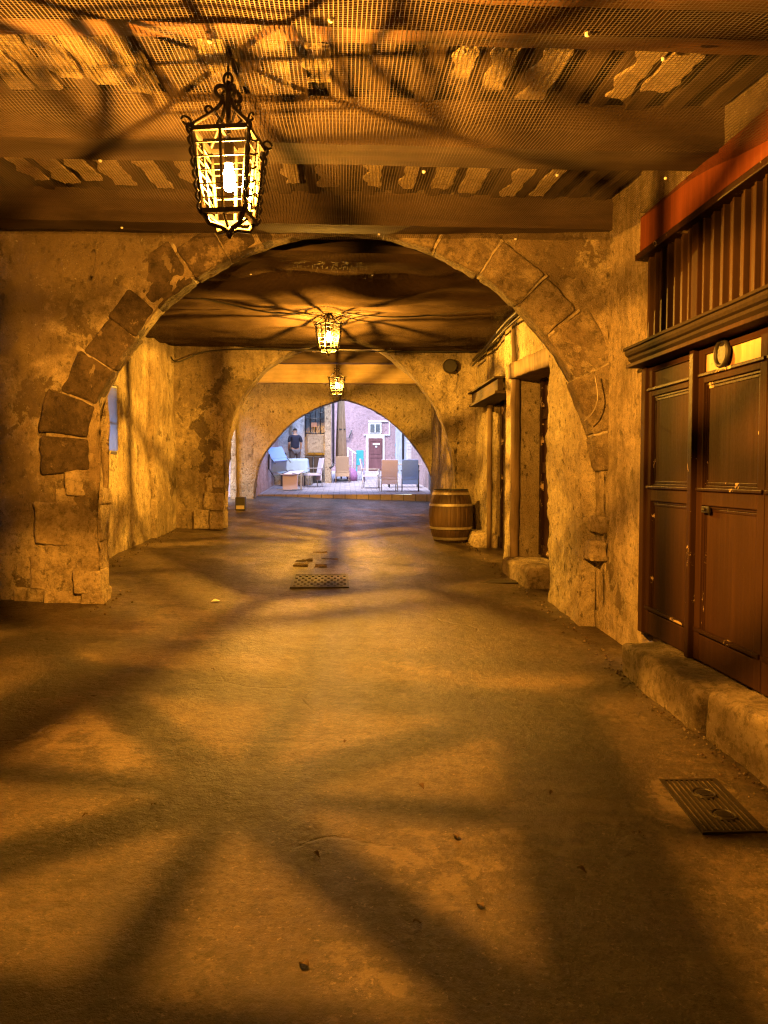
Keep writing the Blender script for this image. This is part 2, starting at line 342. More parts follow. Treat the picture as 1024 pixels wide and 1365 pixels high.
        s.grid(lambda a, b: P(g(U, a), g(V_, b), 0), a_, b_, mi, True); s.grid(lambda a, b: P(g(U, a), g(V_, b), 1), a_, b_, mi)
        s.grid(lambda a, b: P(g(U, a), 0, g(W_, b)), a_, c_, mi); s.grid(lambda a, b: P(g(U, a), 1, g(W_, b)), a_, c_, mi, True)
        s.grid(lambda a, b: P(0, g(V_, a), g(W_, b)), b_, c_, mi, True); s.grid(lambda a, b: P(1, g(V_, a), g(W_, b)), b_, c_, mi); return s
    def sbox(s, a, b, **k):
        x0, y0, z0 = a; x1, y1, z1 = b
        return s.stone([(x0,y0,z0),(x1,y0,z0),(x1,y1,z0),(x0,y1,z0),(x0,y0,z1),(x1,y0,z1),(x1,y1,z1),(x0,y1,z1)], **k)
    def build(s, name, mats, parent=None, smooth=False, bevel=0.0, uvfn=None, origin=None, merge=0.0):
        if not isinstance(mats, (list, tuple)): mats = [mats]
        me = bpy.data.meshes.new(name)
        org = Vector(origin) if origin is not None else (Vector(parent['_o']) if parent is not None else Vector((0, 0, 0)))
        me.from_pydata([p-org for p in s.v], [], s.f)
        for m in mats: me.materials.append(m)
        me.polygons.foreach_set('material_index', s.mi)
        if uvfn:
            ul = me.uv_layers.new(name='UVMap')
            for lp in me.loops: ul.data[lp.index].uv = uvfn(s.v[lp.vertex_index])
        if merge > 0 or bevel > 0:
            bm = bmesh.new(); bm.from_mesh(me)
            if merge > 0: bmesh.ops.remove_doubles(bm, verts=bm.verts, dist=merge)
            if bevel > 0:
                ed = [e for e in bm.edges if len(e.link_faces) == 2 and e.calc_face_angle(0) > .6]
                bmesh.ops.bevel(bm, geom=ed, offset=bevel, segments=2, affect='EDGES', profile=.6, clamp_overlap=True)
            bm.to_mesh(me); bm.free()
        if smooth: me.polygons.foreach_set('use_smooth', [True]*len(me.polygons))
        me.update()
        o = bpy.data.objects.new(name, me); C.objects.link(o)
        if parent is not None:
            o.parent = parent; o['_o'] = list(org)
            if origin is not None: o.location = org - Vector(parent['_o'])
        else: o.location = org; o['_o'] = list(org)
        return o

def thing(name, label, cat, loc=(0, 0, 0), group=None):
    o = bpy.data.objects.new(name, None); C.objects.link(o); o.location = loc; o.empty_display_size = .2
    o['label'] = label; o['category'] = cat; o['_o'] = list(loc)
    if group: o['group'] = group
    return o
def tag(o, label, cat, group=None):
    o['label'] = label; o['category'] = cat
    if group: o['group'] = group
    return o
def kind(o, k): o['kind'] = k; return o
def dup(root, loc, rz=0.0, label=None, rot=None):
    r = root.copy(); C.objects.link(r); r.location = loc; r.rotation_euler = rot if rot else (0, 0, rz)
    if label: r['label'] = label
    for ch in list(root.children):
        c = ch.copy(); C.objects.link(c); c.parent = r
        for g in list(ch.children):
            d = g.copy(); C.objects.link(d); d.parent = c
    return r

# ------------------------------------------------------------------ ground
m = MB()
def fz(x, y):
    z = G(x, y) + noise.noise(Vector((x*.7, y*.7, 3)))*.014 + noise.noise(Vector((x*2.5, y*2.5, 8)))*.006
    z += .03*max(0, (abs(x+.4)-2.1))*0
    return z
m.grid(lambda u, v: Vector((-3.5+6.5*u, -5+27.3*v, fz(-3.5+6.5*u, -5+27.3*v))), 90, 380)
kind(m.build('street', M['floor'], smooth=True), 'structure')
m = MB()
cz = lambda y: SL*y + .12
m.grid(lambda u, v: Vector((-14+28*u, 22.32+30*v, cz(22.32+30*v) + noise.noise(Vector((u*20, v*22, 1)))*.015)), 60, 70)
m.grid(lambda u, v: Vector((-14+28*u, 22.32, cz(22.32)-.35*v)), 60, 2)
kind(m.build('courtyard_pavement', M['paving'], smooth=False), 'structure')
m = MB(); m.grid(lambda u, v: Vector((-14+10.52*u, -6+28.4*v, SL*(-6+28.4*v)+.02)), 8, 20)
kind(m.build('lane_pavement', M['paving']), 'structure')

# ------------------------------------------------------------------ walls of the passage
TOP = 3.93
def wall(name, label, mat, slabs, seed=0.0, amp=1.0, cat='wall', step=.055):
    m = MB()
    for a, b in slabs: m.slab(a, b, step, amp, seed=seed)
    return tag(m.build(name, mat, smooth=True, merge=.0005, origin=(slabs[0][0][0], slabs[0][0][1], slabs[0][0][1]*SL)), label, cat)
wall('plaster_wall', 'ochre plaster wall at the left edge, in front of the nearest arch', M['wall_ochre'], [((-3.7, -5, -.3), (-3.25, 7.4, TOP))])
wall('plaster_wall', 'streaked plaster wall holding the small blue window', M['wall_ochre'],
     [((-3.5, 7.5, -.3), (-3.05, 9.1, TOP)), ((-3.5, 10.6, -.3), (-3.05, 12.25, TOP)), ((-3.5, 9.1, -.3), (-3.05, 10.6, 1.5)), ((-3.5, 9.1, 2.36), (-3.05, 10.6, TOP)), ((-3.5, 12.25, -.3), (-2.97, 13.75, TOP))], 2.0)
wall('plaster_wall', 'plaster wall with the tall doorway beyond the middle arch', M['wall_ochre'],
     [((-3.05, 14.1, -.3), (-2.9, 19.2, TOP)), ((-3.05, 19.2, 2.55), (-2.9, 20.98, TOP)), ((-3.05, 20.72, -.3), (-2.9, 20.98, 2.55))], 5.0, .7)
wall('plaster_wall', 'narrow ochre plaster wall between brown shopfront and nearest arch', M['wall_ochre'], [((2.31, 5.85, -.3), (2.75, 6.95, TOP))], 3.0)
wall('plaster_wall', 'plain plaster wall behind the viewpoint on the shopfront side', M['wall_ochre'], [((2.28, -5, -.3), (2.75, 2.48, TOP))], 3.0)
wall('plaster_wall', 'strip of plaster wall over the rust red fascia', M['wall_ochre'], [((2.25, 2.48, 3.32), (2.75, 5.85, TOP))], 3.0)
wall('plaster_wall', 'unseen end wall added behind the viewpoint to keep sky light out', M['wall_dark'], [((-3.7, -5.4, -.5), (2.75, -5, TOP))], 3.0)  # unseen closing wall, added to stop sky light entering from behind
wall('rubble_wall', 'rough pale rubble wall beside the right foot of the nearest arch', M['wall_pale'],
     [((2.14, 6.97, -.3), (2.75, 8.05, TOP))], 7.0, 1.7, 'wall', .035)
wall('plaster_wall', 'broken plaster wall with two recessed doorways behind the barrel', M['wall_pale'],
     [((2.62, 8.05, -.3), (3.1, 10.1, TOP)), ((2.2, 8.05, 2.62), (2.75, 9.98, TOP)), ((2.22, 10.1, -.3), (2.85, 10.62, TOP)),
      ((2.6, 10.62, -.3), (3.1, 12.5, TOP)), ((2.3, 10.62, 2.6), (2.75, 12.5, TOP)), ((2.34, 12.5, -.3), (2.85, 13.75, TOP))], 11.0, 1.3)
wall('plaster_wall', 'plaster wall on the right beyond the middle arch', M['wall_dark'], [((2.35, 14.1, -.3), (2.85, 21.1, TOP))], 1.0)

# ------------------------------------------------------------------ arches
def catmull(pts, n):
    out = []; P = [pts[0]] + list(pts) + [pts[-1]]
    for i in range(1, len(P)-2):
        p0, p1, p2, p3 = [Vector(q) for q in P[i-1:i+3]]
        for k in range(n):
            t = k/n; out.append(.5*((2*p1) + (p2-p0)*t + (2*p0-5*p1+4*p2-p3)*t*t + (3*p1-p0-3*p2+p3)*t**3))
    out.append(Vector(P[-2])); return out
def arch(name, label, pix, Y, k, thick, x0, x1, mat, seed, amp=1.0):
    pr = [at(px, py, Y, k) for px, py in pix]
    pr = [(p.x, p.z) for p in pr]; pr[0] = (pr[0][0], -.25+SL*Y); pr[-1] = (pr[-1][0], -.3+SL*Y)
    cur = catmull(pr, 5)
    yf = lambda x: Y - k*x
    t = thing(name, label, 'arch', (0, Y, SL*Y))
    m = MB(); top = TOP + SL*Y
    cols = []                     # (x, bottom)
    nl = max(2, int((cur[0].x-x0)/.07))
    for i in range(nl): cols.append((x0+(cur[0].x-x0)*i/nl, -.25+SL*Y))
    for c in cur: cols.append((c.x, c.y))
    nr = max(2, int((x1-cur[-1].x)/.07))
    for i in range(1, nr+1): cols.append((cur[-1].x+(x1-cur[-1].x)*i/nr, -.3+SL*Y))
    NR = 64
    def pt(i, v, dy):
        x, b = cols[i]; p = Vector((x, yf(x)+dy, b+(top-b)*v)); return p + dn(p, amp, seed)
    nc = len(cols)-1
    m.grid(lambda u, v: pt(round(u*nc), v, 0), nc, NR)
    m.grid(lambda u, v: pt(round(u*nc), v, thick), nc, NR, 0, True)
    nt = max(3, int(thick/.08))
    def so(u, v):
        c = cur[round(u*(len(cur)-1))]; p = Vector((c.x, yf(c.x)+thick*v, c.y)); return p + dn(p, amp, seed)
    m.grid(so, len(cur)-1, nt, 0, True)
    m.build('arch_wall', mat, t, smooth=True, merge=.0008)
    return t, cur, yf
def ring(t, cur, yf, a0, a1, wid, depth, thick, mats, seed, gap=.012, proud=.02, name='voussoirs', n=7, jit=.06, pick=None, mortar=True, amp=.45):
    # wedge blocks laid along the intrados between arc-length fractions a0..a1
    L = [0]
    for i in range(1, len(cur)): L.append(L[-1] + (cur[i]-cur[i-1]).length)
    tot = L[-1]
    def pos(s_):
        s_ = max(0, min(tot, s_))
        for i in range(1, len(L)):
            if L[i] >= s_:
                f = (s_-L[i-1])/max(1e-9, L[i]-L[i-1]); p = cur[i-1].lerp(cur[i], f)
                d = (cur[min(i+1, len(cur)-1)] - cur[max(i-2, 0)]).normalized(); return p, Vector((-d.y, d.x))
        return cur[-1], Vector((0, 1))
    rnd = random.Random(seed); s_ = a0*tot; e_ = a1*tot; m = MB(); mo = MB()
    while s_ < e_ - wid*.3:
        w = wid*(1+rnd.uniform(-.2, .25)); q = min(e_, s_+w); dd = depth*(1+rnd.uniform(-jit, jit)*2); pf = proud*(1+rnd.uniform(-.5, .6))
        pa, na = pos(s_+gap/2); pb, nb = pos(q-gap/2)
        ia, ib = pa-na*.012, pb-nb*.012; oa, ob = pa+na*dd, pb+nb*dd
        mk = lambda p, dy: Vector((p.x, yf(p.x)+dy, p.y))
        # box order: x along the curve, y through the wall, z outward
        mi = pick(pa.x) if pick else 0
        m.stone([mk(ia, -pf), mk(ib, -pf), mk(ib, thick*.9), mk(ia, thick*.9), mk(oa, -pf), mk(ob, -pf), mk(ob, thick*.9), mk(oa, thick*.9)], r=.03, amp=amp, mi=mi, seed=seed+rnd.random()*3, n=n)
        if mortar and q < e_-.01:
            g0, h0 = pos(q-gap*.75); g1, h1 = pos(q+gap*.75); a0, a1_ = g0-h0*.004, g1-h1*.004; b0, b1_ = g0+h0*depth*.96, g1+h1*depth*.96
            m.stone([mk(a0, -proud*.35), mk(a1_, -proud*.35), mk(a1_, thick*.85), mk(a0, thick*.85), mk(b0, -proud*.35), mk(b1_, -proud*.35), mk(b1_, thick*.85), mk(b0, thick*.85)], r=.006, amp=amp*.9, mi=len(mats)-1, seed=seed, n=n)
        s_ = q
    o = m.build(name, mats, t, smooth=True)
    return o

A1 = [(135,830),(134,760),(130,690),(119,640),(114,600),(119,560),(133,520),(151,488),(174,460),(196,430),(215,405),(237,386),(260,370),(295,348),(330,330),(380,312),(440,303),(500,307),(560,324),(600,343),(640,365),(672,388),(700,415),(722,437),(740,460),(757,488),(770,515),(783,545),(795,585),(802,620),(806,660),(806,720),(806,880)]
ar1, cur1, yf1 = arch('stone_arch', 'nearest round arch, dark wedge stones with pale mortar on its left', A1, 7.02, .13, .24, -3.6, 2.7, M['arch_face'], 0.0, 1.1)
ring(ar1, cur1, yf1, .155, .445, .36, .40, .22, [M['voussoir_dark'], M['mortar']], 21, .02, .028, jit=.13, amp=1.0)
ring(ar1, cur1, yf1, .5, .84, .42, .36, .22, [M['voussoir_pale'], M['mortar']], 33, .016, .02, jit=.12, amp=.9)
# springer and pier stones, left foot
def pier(t, stones, Y, depth, mat, seed, r=.02, amp=.9, k=0.0):
    for i, (a, b, c, d) in enumerate(stones):      # pixel box on the face
        p = at(a+1.2, b+1.2, Y, k); q = at(c-1.2, d-1.2, Y, k)
        m = MB(); y0 = p.y - random.uniform(.025, .06)
        m.sbox((p.x, y0, q.z), (q.x, y0+depth, p.z), r=r, amp=amp, seed=seed+i*2.3)
        m.build('pier_stone', mat[i % len(mat)], t, smooth=True)
pier(ar1, [(88,602,133,662),(72,650,136,676),(46,668,92,726),(84,672,134,724),(60,722,134,762),(40,742,70,790),(62,756,102,792),(98,756,135,790),(18,782,64,826),(58,786,110,824),(104,784,137,820)], 7.02, .3, [M['stone']], 4.0, k=.13)
pier(ar1, [(796,690,822,716),(786,722,812,752),(806,812,832,852),(808,850,836,900)], 6.98, .4, [M['stone']], 14.0, .02, 1.2, .13)
A2 = [(298,725),(298,680),(298,640),(299,610),(304,580),(314,550),(330,522),(350,498),(372,479),(400,462),(430,453),(455,450),(480,453),(510,465),(532,482),(552,502),(570,525),(585,550),(597,580),(604,610),(607,650),(608,690),(608,730)]
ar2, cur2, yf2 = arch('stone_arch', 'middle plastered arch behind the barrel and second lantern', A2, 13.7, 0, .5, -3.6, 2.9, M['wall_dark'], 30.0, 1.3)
pier(ar2, [(282,600,299,634),(272,634,284,656),(283,632,300,652),(270,655,300,680),(258,678,280,706),(278,680,300,706)], 13.7, .5, [M['stone']], 8.0, .02, 1.1)
A3 = [(338,680),(338,660),(340,640),(344,622),(351,605),(363,588),(378,572),(396,557),(415,546),(435,538),(455,532),(475,536),(495,544),(515,556),(532,570),(547,586),(560,603),(571,622),(579,642),(583,660),(584,690)]
ar3, cur3, yf3 = arch('stone_arch', 'farthest rough arch opening onto the daylit courtyard', A3, 21.0, 0, .55, -3.06, 2.9, M['wall_pale'], 50.0, 1.3)
ring(ar3, cur3, yf3, .1, .9, .085, .55, .5, [M['wall_pale']], 61, .006, .002, 'brick_voussoirs', 4, .3, mortar=False, amp=.3)

# ------------------------------------------------------------------ ceilings
def tilt(m, k):
    for v in m.v: v.z += k*(v.y-3.4) if v.y < 7.3 else 0
    return m
def ceiling(label, y0, y1, beams, zc, joist_pitch, seed, infill, jm, tk=0.0):
    t = thing('timber_ceiling', label, 'ceiling', (0, y0, SL*y0+zc)); rnd = random.Random(seed)
    m = MB(); m.slab((-3.7 if y0 < 13 else -3.1, y0, zc+.38), (2.8, y1, zc+.8), .35, .3, seed=seed); tilt(m, tk).build('plaster_infill', infill, t, smooth=True)
    x = -3.15; nb = 0
    while x < 2.25:
        w = rnd.uniform(.07, .11); m = MB()
        m.slab((x, y0, zc+.25), (x+w, y1, zc+.40), .16, .55, seed=seed+nb*.37); tilt(m, tk).build('joist', jm, t, smooth=True); nb += 1
        x += joist_pitch*rnd.uniform(.85, 1.2)
    for (b0, b1, zb, mt) in beams:
        m = MB(); m.slab((-3.55 if y0 < 13 else -3.0, b0, zc+zb), (2.6, b1, zc+.27), .12, .3, seed=seed+b0); tilt(m, tk).build('beam', mt, t, smooth=True)
    return t
M['infill'] = plaster('peeling_ceiling_plaster', (.34, .27, .18), (.2, .155, .1), (.05, .045, .045), .5, 17.0, .1, 1, .3, .4)
M['flake'] = plaster('pale_ceiling_plaster', (.8, .68, .47), (.7, .57, .38), (.4, .3, .2), .68, 21.0, .05, .6, .1, .3)
ceiling('timber beam ceiling over the nearest bay, behind coarse netting', -5, 7.05, [(2.98, 3.08, .05, M['timber_red']), (3.2, 3.33, .0, M['timber_red']), (4.6, 4.98, 0, M['timber']), (6.62, 6.96, 0, M['timber']), (.2, .6, 0, M['timber']), (1.6, 2.0, 0, M['timber'])], 3.275, .235, 3, M['infill'], M['timber_y'], .05)
ct = [o for o in bpy.data.objects if o.name.startswith('timber_ceiling')][0]; rnd = random.Random(31)
for row, (ya, yb, pxs) in enumerate(((3.82, 4.52, [22,60,98,140,172,300,372,428,612,660,722,838,884]), (5.66, 6.5, [60,95,130,166,215,262,392,440,498,545,590,630,690,730]))):
    for px in pxs:
        y0 = ya+rnd.uniform(0, .06); y1 = yb-rnd.uniform(0, .25); xc = at(px, 110, (ya+yb)/2).x; xc = (px-460)/F0*(ya+yb)/2; w = rnd.uniform(.05, .085); zz = 3.275+.232; sd_ = rnd.random()*9
        def fl(u, v, h=0.0):
            y = y0+(y1-y0)*v; e = noise.noise(Vector((v*3.4+sd_, 1, 2)))*.045+noise.noise(Vector((v*15+sd_*3, 5, 2)))*.007; e2 = noise.noise(Vector((v*3.4+sd_, 9, 2)))*.045+noise.noise(Vector((v*13, 7, sd_)))*.007
            return Vector((xc-w+e+(2*w+e2-e)*u, y+noise.noise(Vector((u*4, sd_, 3)))*.06*(v*2-1), zz+h+SL*y+.05*(y-3.4)))
        m = MB(); m.grid(lambda u, v: fl(u, v), 4, 18, 0, True); m.grid(lambda u, v: fl(u, v, .017), 4, 18)
        ring_ = [(u/4, 0) for u in range(5)] + [(1, v/18) for v in range(1, 19)] + [(1-u/4, 1) for u in range(1, 5)] + [(0, 1-v/18) for v in range(1, 18)]
        n = len(ring_); m.add([fl(*q) for q in ring_] + [fl(q[0], q[1], .017) for q in ring_], [(k, (k+1) % n, n+(k+1) % n, n+k) for k in range(n)])
        m.build('plaster_patch', M['flake'], ct)
ceiling('timber beam ceiling over the middle bay, behind sagging netting', 7.05, 13.72, [(8.1, 8.45, 0, M['timber']), (10.2, 10.5, 0, M['timber']), (12.2, 12.5, 0, M['timber'])], 3.47, .26, 5, M['infill'], M['timber_y'])
ceiling('timber ceiling with a golden lit beam over the farthest bay', 13.72, 21.8, [(15.6, 15.9, 0, M['timber']), (18.2, 18.5, 0, M['timber']), (20.35, 20.7, -.3, M['timber_gold'])], 3.47, .5, 7, M['infill'], M['timber_gold'])

# netting: one sagging sheet per bay
def netting(label, y0, y1, mat, zfn, nx, ny, nails):
    t = thing('ceiling_net', label, 'netting', (0, y0, SL*y0+3.45))
    m = MB(); X0, X1 = -3.22, 2.28
    def P(u, v):
        x = X0+(X1-X0)*u; y = y0+(y1-y0)*v; return Vector((x, y, SL*y + zfn(x, y)))
    m.grid(P, nx, ny); m.build('mesh_sheet', mat, t, smooth=True, uvfn=lambda p: (p.x, p.y))
    for x, y in nails:
        nm = MB(); z = SL*y + zfn(x, y); nm.lathe([(.006, -.01), (.011, -.005), (.011, .004)], (x, y, z-.002), 10)
        nm.build('fixing_nail', M['white'], t)
def sag1(x, y):
    z = 3.248 + .05*(y-3.4) - .012*x
    e = [-.0, .4, 1.8, 3.27, 4.8, 6.8]; d = min(abs(y-q) for q in e)
    z -= min(d, .8)*.05*(1+.6*noise.noise(Vector((x*.8, y*.5, 1)))) 
    z -= .02*abs(noise.noise(Vector((x*1.3, y*.8, 4)))) + .012*noise.noise(Vector((x*3, y*2.2, 7)))*min(d*3, 1)
    fold = math.sin(x*5.2+noise.noise(Vector((x, y*.7, 2)))*3)*.012*min(d*3, 1); return z + fold
m = MB(); m.slab((-3.5, 1.5, 3.42), (2.5, 3.2, 3.45), .2, .2); tilt(m, .05)
tag(m.build('painted_boards', paint('blue_grey_board_paint', (.09, .1, .125), (.25, .15, .08), .6, .6), origin=(0, 2, 3.5)), 'blue grey painted ceiling boards showing through the netting overhead', 'ceiling boards')
netting('coarse see-through mesh netting nailed under the nearest ceiling beams', -1, 7.0, M['net'], sag1, 150, 160,
        [(x, y) for y in (3.28, 4.92) for x in (-2.6, -1.5, -.55, .5, 1.35, 2.05)] + [(-.05, 3.03), (.95, 3.05), (-1.9, 6.8), (.3, 6.8), (1.5, 6.8)])
def sag2(x, y):
    v = (y-7.4)/6.3; z = 3.43 - .17*max(0, v) - .012*x
    d = math.hypot((x+.2)*.8, y-10.45)
    z -= .11*math.sin(math.pi*min(1, max(0, (y-10.5)/3.2)))*(1+.5*noise.noise(Vector((x*.6, 1, 1)))) + .07*math.sin(math.pi*min(1, max(0, (y-8.4)/2.1)))
    th = math.atan2(y-10.45, x+.2); z += .035*math.sin(th*7+noise.noise(Vector((x, y, 0)))*2)*min(1, d*.8)*max(0, 1-d/3.4)
    z += .03*noise.noise(Vector((x*1.2, y*1.6, 5))) + .012*math.sin(y*9+x*1.3+noise.noise(Vector((x*1.1, y, 3)))*4); return z
netting('dense dark mesh netting sagging in folds over the middle bay', 7.5, 13.68, M['net_dense'], sag2, 120, 120,
        [(x, 8.4) for x in (-2.2, -1, .3, 1.4)] + [(x, 13.6) for x in (-1.9, -.6, .8)])
# electric cable along the ceilings loose cable, and cords drawn as lantern arm shadows
m = MB()
pts = [(-3.0, 13.5, .54+3.1), (-2.85, 13.45, .54+2.98), (-2.4, 13.5, .54+3.16), (-1.6, 13.5, .54+3.22), (-.2, 13.52, .54+3.2), (1.2, 13.5, .54+3.19), (2.3, 13.45, .54+3.2)]
m.tube(catmull(pts, 6), .012, 6); tag(m.build('electric_cable', M['cable'], smooth=True), 'thin black cable strung along the top of the middle arch', 'cable')
m = MB(); p = [at(793,500,6.6), at(797,530,6.58), at(790,550,6.56), at(779,561,6.55)]
m.tube(catmull([(q.x, q.y, q.z) for q in p], 6), .005, 6); tag(m.build('loose_cable', M['hoop'], smooth=True), 'short grey cable end curling off the right side of the nearest arch', 'cable')
m = MB(); m.tube(catmull([(-.25, 10.45, SL*10.45+3.36), (-.9, 10.1, SL*10.1+3.27), (-1.7, 9.5, SL*9.5+3.33), (-2.6, 8.8, SL*8.8+3.36)], 8), .011, 6)
m.tube(catmull([(-.25, 10.45, SL*10.45+3.36), (.6, 10.2, SL*10.2+3.25), (1.4, 10.0, SL*10+3.28), (2.2, 9.4, SL*9.4+3.34)], 8), .011, 6)
tag(m.build('arm_shadow_cord', M['cable'], smooth=True), 'black cords standing in mostly for arm shadows from the second lantern', 'cable')  # dark tubes drawn mostly in place of shadows cast by the lantern arms
m = MB(); m.tube(catmull([(2.18, 7.3, SL*7.3+3.3), (2.12, 8.6, SL*8.6+3.22), (2.14, 10.2, SL*10.2+3.2), (2.2, 12, SL*12+3.1), (2.25, 13.5, SL*13.5+3.05)], 8), .028, 8)
m.tube(catmull([(2.12, 8.2, SL*8.2+3.16), (2.12, 10.2, SL*10.2+3.1), (2.24, 13.5, SL*13.5+2.96)], 8), .016, 8)
tag(m.build('service_pipe', M['iron'], smooth=True), 'dark service pipes along the right wall top in the middle bay', 'pipe')

# ------------------------------------------------------------------ lanterns
LAMPCOL = (1.0, .43, .035)
def bar(m, a, b, w, t=None, mi=0, up=Vector((0, 0, 1))):   # flat iron bar
    a = Vector(a); b = Vector(b); t = t or w; d = (b-a).normalized(); s_ = d.cross(up)
    if s_.length < 1e-3: s_ = d.cross(Vector((1, 0, 0)))
    s_.normalize(); n = s_.cross(d).normalized(); s_ = s_*w/2; n = n*t/2
    m.add([a-s_-n, a+s_-n, a+s_+n, a-s_+n, b-s_-n, b+s_-n, b+s_+n, b-s_+n], [(3,2,1,0),(4,5,6,7),(0,1,5,4),(1,2,6,5),(2,3,7,6),(3,0,4,7)], mi)
def bulb_light(ld):        # a screw-base bulb throws little light back past its own socket
    ld.use_nodes = True; t = ld.node_tree; em = t.nodes['Emission']; tc = t.nodes.new('ShaderNodeTexCoord'); sp = t.nodes.new('ShaderNodeSeparateXYZ')
    rp = t.nodes.new('ShaderNodeValToRGB'); mr = t.nodes.new('ShaderNodeMapRange'); mr.inputs['From Min'].default_value = -1; mr.inputs['From Max'].default_value = 1
    t.links.new(tc.outputs['Normal'], sp.inputs[0]); t.links.new(sp.outputs['Z'], mr.inputs['Value']); t.links.new(mr.outputs[0], rp.inputs[0])
    e = rp.color_ramp.elements; e[0].position = 0; e[0].color = (.45, .45, .45, 1); e[1].position = 1; e[1].color = (.06, .06, .06, 1)
    n = e.new(.03); n.color = (.58, .58, .58, 1); n = e.new(.11); n.color = (1, 1, 1, 1); n = e.new(.5); n.color = (1, 1, 1, 1)
    n = e.new(.72); n.color = (.45, .45, .45, 1); n = e.new(.88); n.color = (.14, .14, .14, 1); t.links.new(rp.outputs[0], em.inputs['Strength'])
def lantern(loc, rz, sc, label, power, chain=.0, col=LAMPCOL):
    # origin at the ceiling hook
    t = thing('wrought_iron_lantern', label, 'lantern', (0, 0, 0), 'lanterns hanging along the passage')
    ht, hb, zt, zb, zf = .138, .1, -.325, -.705, -.78    # half width top/bottom, heights
    Cn = [(1, 1), (-1, 1), (-1, -1), (1, -1)]
    hw = lambda z: hb + (ht-hb)*(z-zb)/(zt-zb)
    for sx, sy in Cn:                                     # wavy corner bars
        m = MB(); pts = []
        for i in range(41):
            f = i/40; z = zt+.02+(zb-zt-.03)*f; h = hw(z); w = .010*math.sin(f*math.pi*8)
            d = h + .008 + abs(w)*1.1; pts.append((sx*d, sy*d, z))
        m.tube(pts, .0075, 6); bar(m, (sx*ht, sy*ht, zt), (sx*hb, sy*hb, zb), .022, .014, up=Vector((sx, -sy, 0)))
        q = Vector((sx*(ht+.02), sy*(ht+.02), zt+.03)); m.tube([q + Vector((sx*.018*math.cos(a), sy*.018*math.cos(a), .018*math.sin(a))) for a in [k*.7 for k in range(9)]], .006, 6)
        m.build('corner_bar', M['iron'], t, smooth=True)
    m = MB()
    for i in range(4):
        a, b = Cn[i], Cn[(i+1) % 4]
        for j in range(1, 6):
            z = zt + (zb-zt)*j/6; h = hw(z); bar(m, (a[0]*h, a[1]*h, z), (b[0]*h, b[1]*h, z), .0055)
        ma = ((a[0]+b[0])/2, (a[1]+b[1])/2); bar(m, (ma[0]*ht, ma[1]*ht, zt), (ma[0]*hb, ma[1]*hb, zb), .014, .008, up=Vector((.3, .8, .1)))
        if abs(a[0]+b[0]) > 0:                                  # scrolls down the side faces
            for j in range(5):
                z = zt + (zb-zt)*(j+.6)/6; h = hw(z)+.012; sx = (a[0]+b[0])/2
                m.tube([(sx*(h+.014*math.sin(k*.75)), -h*.8+.22*h*k, z-.02*math.cos(k*.9)) for k in range(8)], .0055, 5)
    m.build('crossbars', M['iron'], t)
    m = MB()
    for i in range(4):
        a, b = Cn[i], Cn[(i+1) % 4]
        bar(m, (a[0]*ht, a[1]*ht, zt), (b[0]*ht, b[1]*ht, zt), .016, .022)
    m.build('top_frame', M['iron'], t)
    m = MB()
    for i in range(4):
        a, b = Cn[i], Cn[(i+1) % 4]
        bar(m, (a[0]*hb, a[1]*hb, zb), (b[0]*hb, b[1]*hb, zb), .03, .024)
    m.build('bottom_frame', M['iron'], t)
    m = MB()
    for sx, sy in Cn:
        m.tube([(sx*hb, sy*hb, zb), (sx*hb*.78, sy*hb*.78, zb-.05), (sx*.03, sy*.03, zf+.02), (0, 0, zf)], .013, 6)
    for sx, sy in ((1, 0), (-1, 0), (0, 1), (0, -1)): m.tube([(sx*hb, sy*hb, zb), (sx*.025, sy*.025, zf+.02)], .008, 6)
    m.lathe([(.006, zf-.03), (.018, zf-.01), (.02, zf+.01), (.01, zf+.03)], (0, 0, 0), 10)
    m.build('bottom_finial', M['iron'], t, smooth=True)
    for i, (sx, sy) in enumerate(Cn):                       # crown scrolls
        m = MB(); pts = []
        for k in range(13):
            f = k/12; r = ht*.92*(1-f)**1.7 + .022; pts.append((sx*r, sy*r, zt + .19*f**.8))
        for k in range(1, 12):
            an = k*.45; pts.append((sx*(.022+.034*math.sin(an)*(1-k*.03)*.9), sy*(.022+.034*math.sin(an)*.9*(1-k*.03)), zt+.19+.036*(1-math.cos(an))*.8))
        m.tube(pts, .0105, 6)
        q = [(sx*(.02+.05*f), sy*(.02+.05*f), zt+.06+.1*f - .03*f*f) for f in [j/6 for j in range(7)]]
        q += [(sx*(.07+.018*math.sin(a)), sy*(.07+.018*math.sin(a)), zt+.13-.018*(1-math.cos(a))) for a in [.5*j for j in range(1, 8)]]
        m.tube(q, .007, 6)
        m.build('crown_scroll', M['iron'], t, smooth=True)
    m = MB(); m.tube([(0, 0, zt+.03), (0, 0, zt+.2), (0, 0, -.045)], [.011, .014, .011], 8)
    m.tube([(.022*math.cos(a), 0, -.035+.03*math.sin(a)) for a in [k*math.pi/8 for k in range(17)]], .007, 6)
    m.tube([(0, 0, -.03), (0, 0, chain+.03)], .005, 6)
    m.build('hanging_stem', M['iron'], t, smooth=True)
    m = MB()
    bar(m, (-ht, 0, zt), (ht, 0, zt), .014, .01); bar(m, (0, -ht, zt), (0, ht, zt), .014, .01)
    m.lathe([(.024, zt-.12), (.026, zt-.1), (.026, zt-.02), (.012, zt+.01)], (0, 0, 0), 12)
    m.build('lamp_socket', M['iron'], t, smooth=False)
    m = MB(); zc_ = zt-.2
    m.lathe([(.002, zc_-.055), (.018, zc_-.05), (.029, zc_-.03), (.033, zc_-.005), (.03, zc_+.025), (.02, zc_+.06), (.017, zt-.12)], (0, 0, 0), 16)
    m.build('bulb', M['bulb'], t, smooth=True)
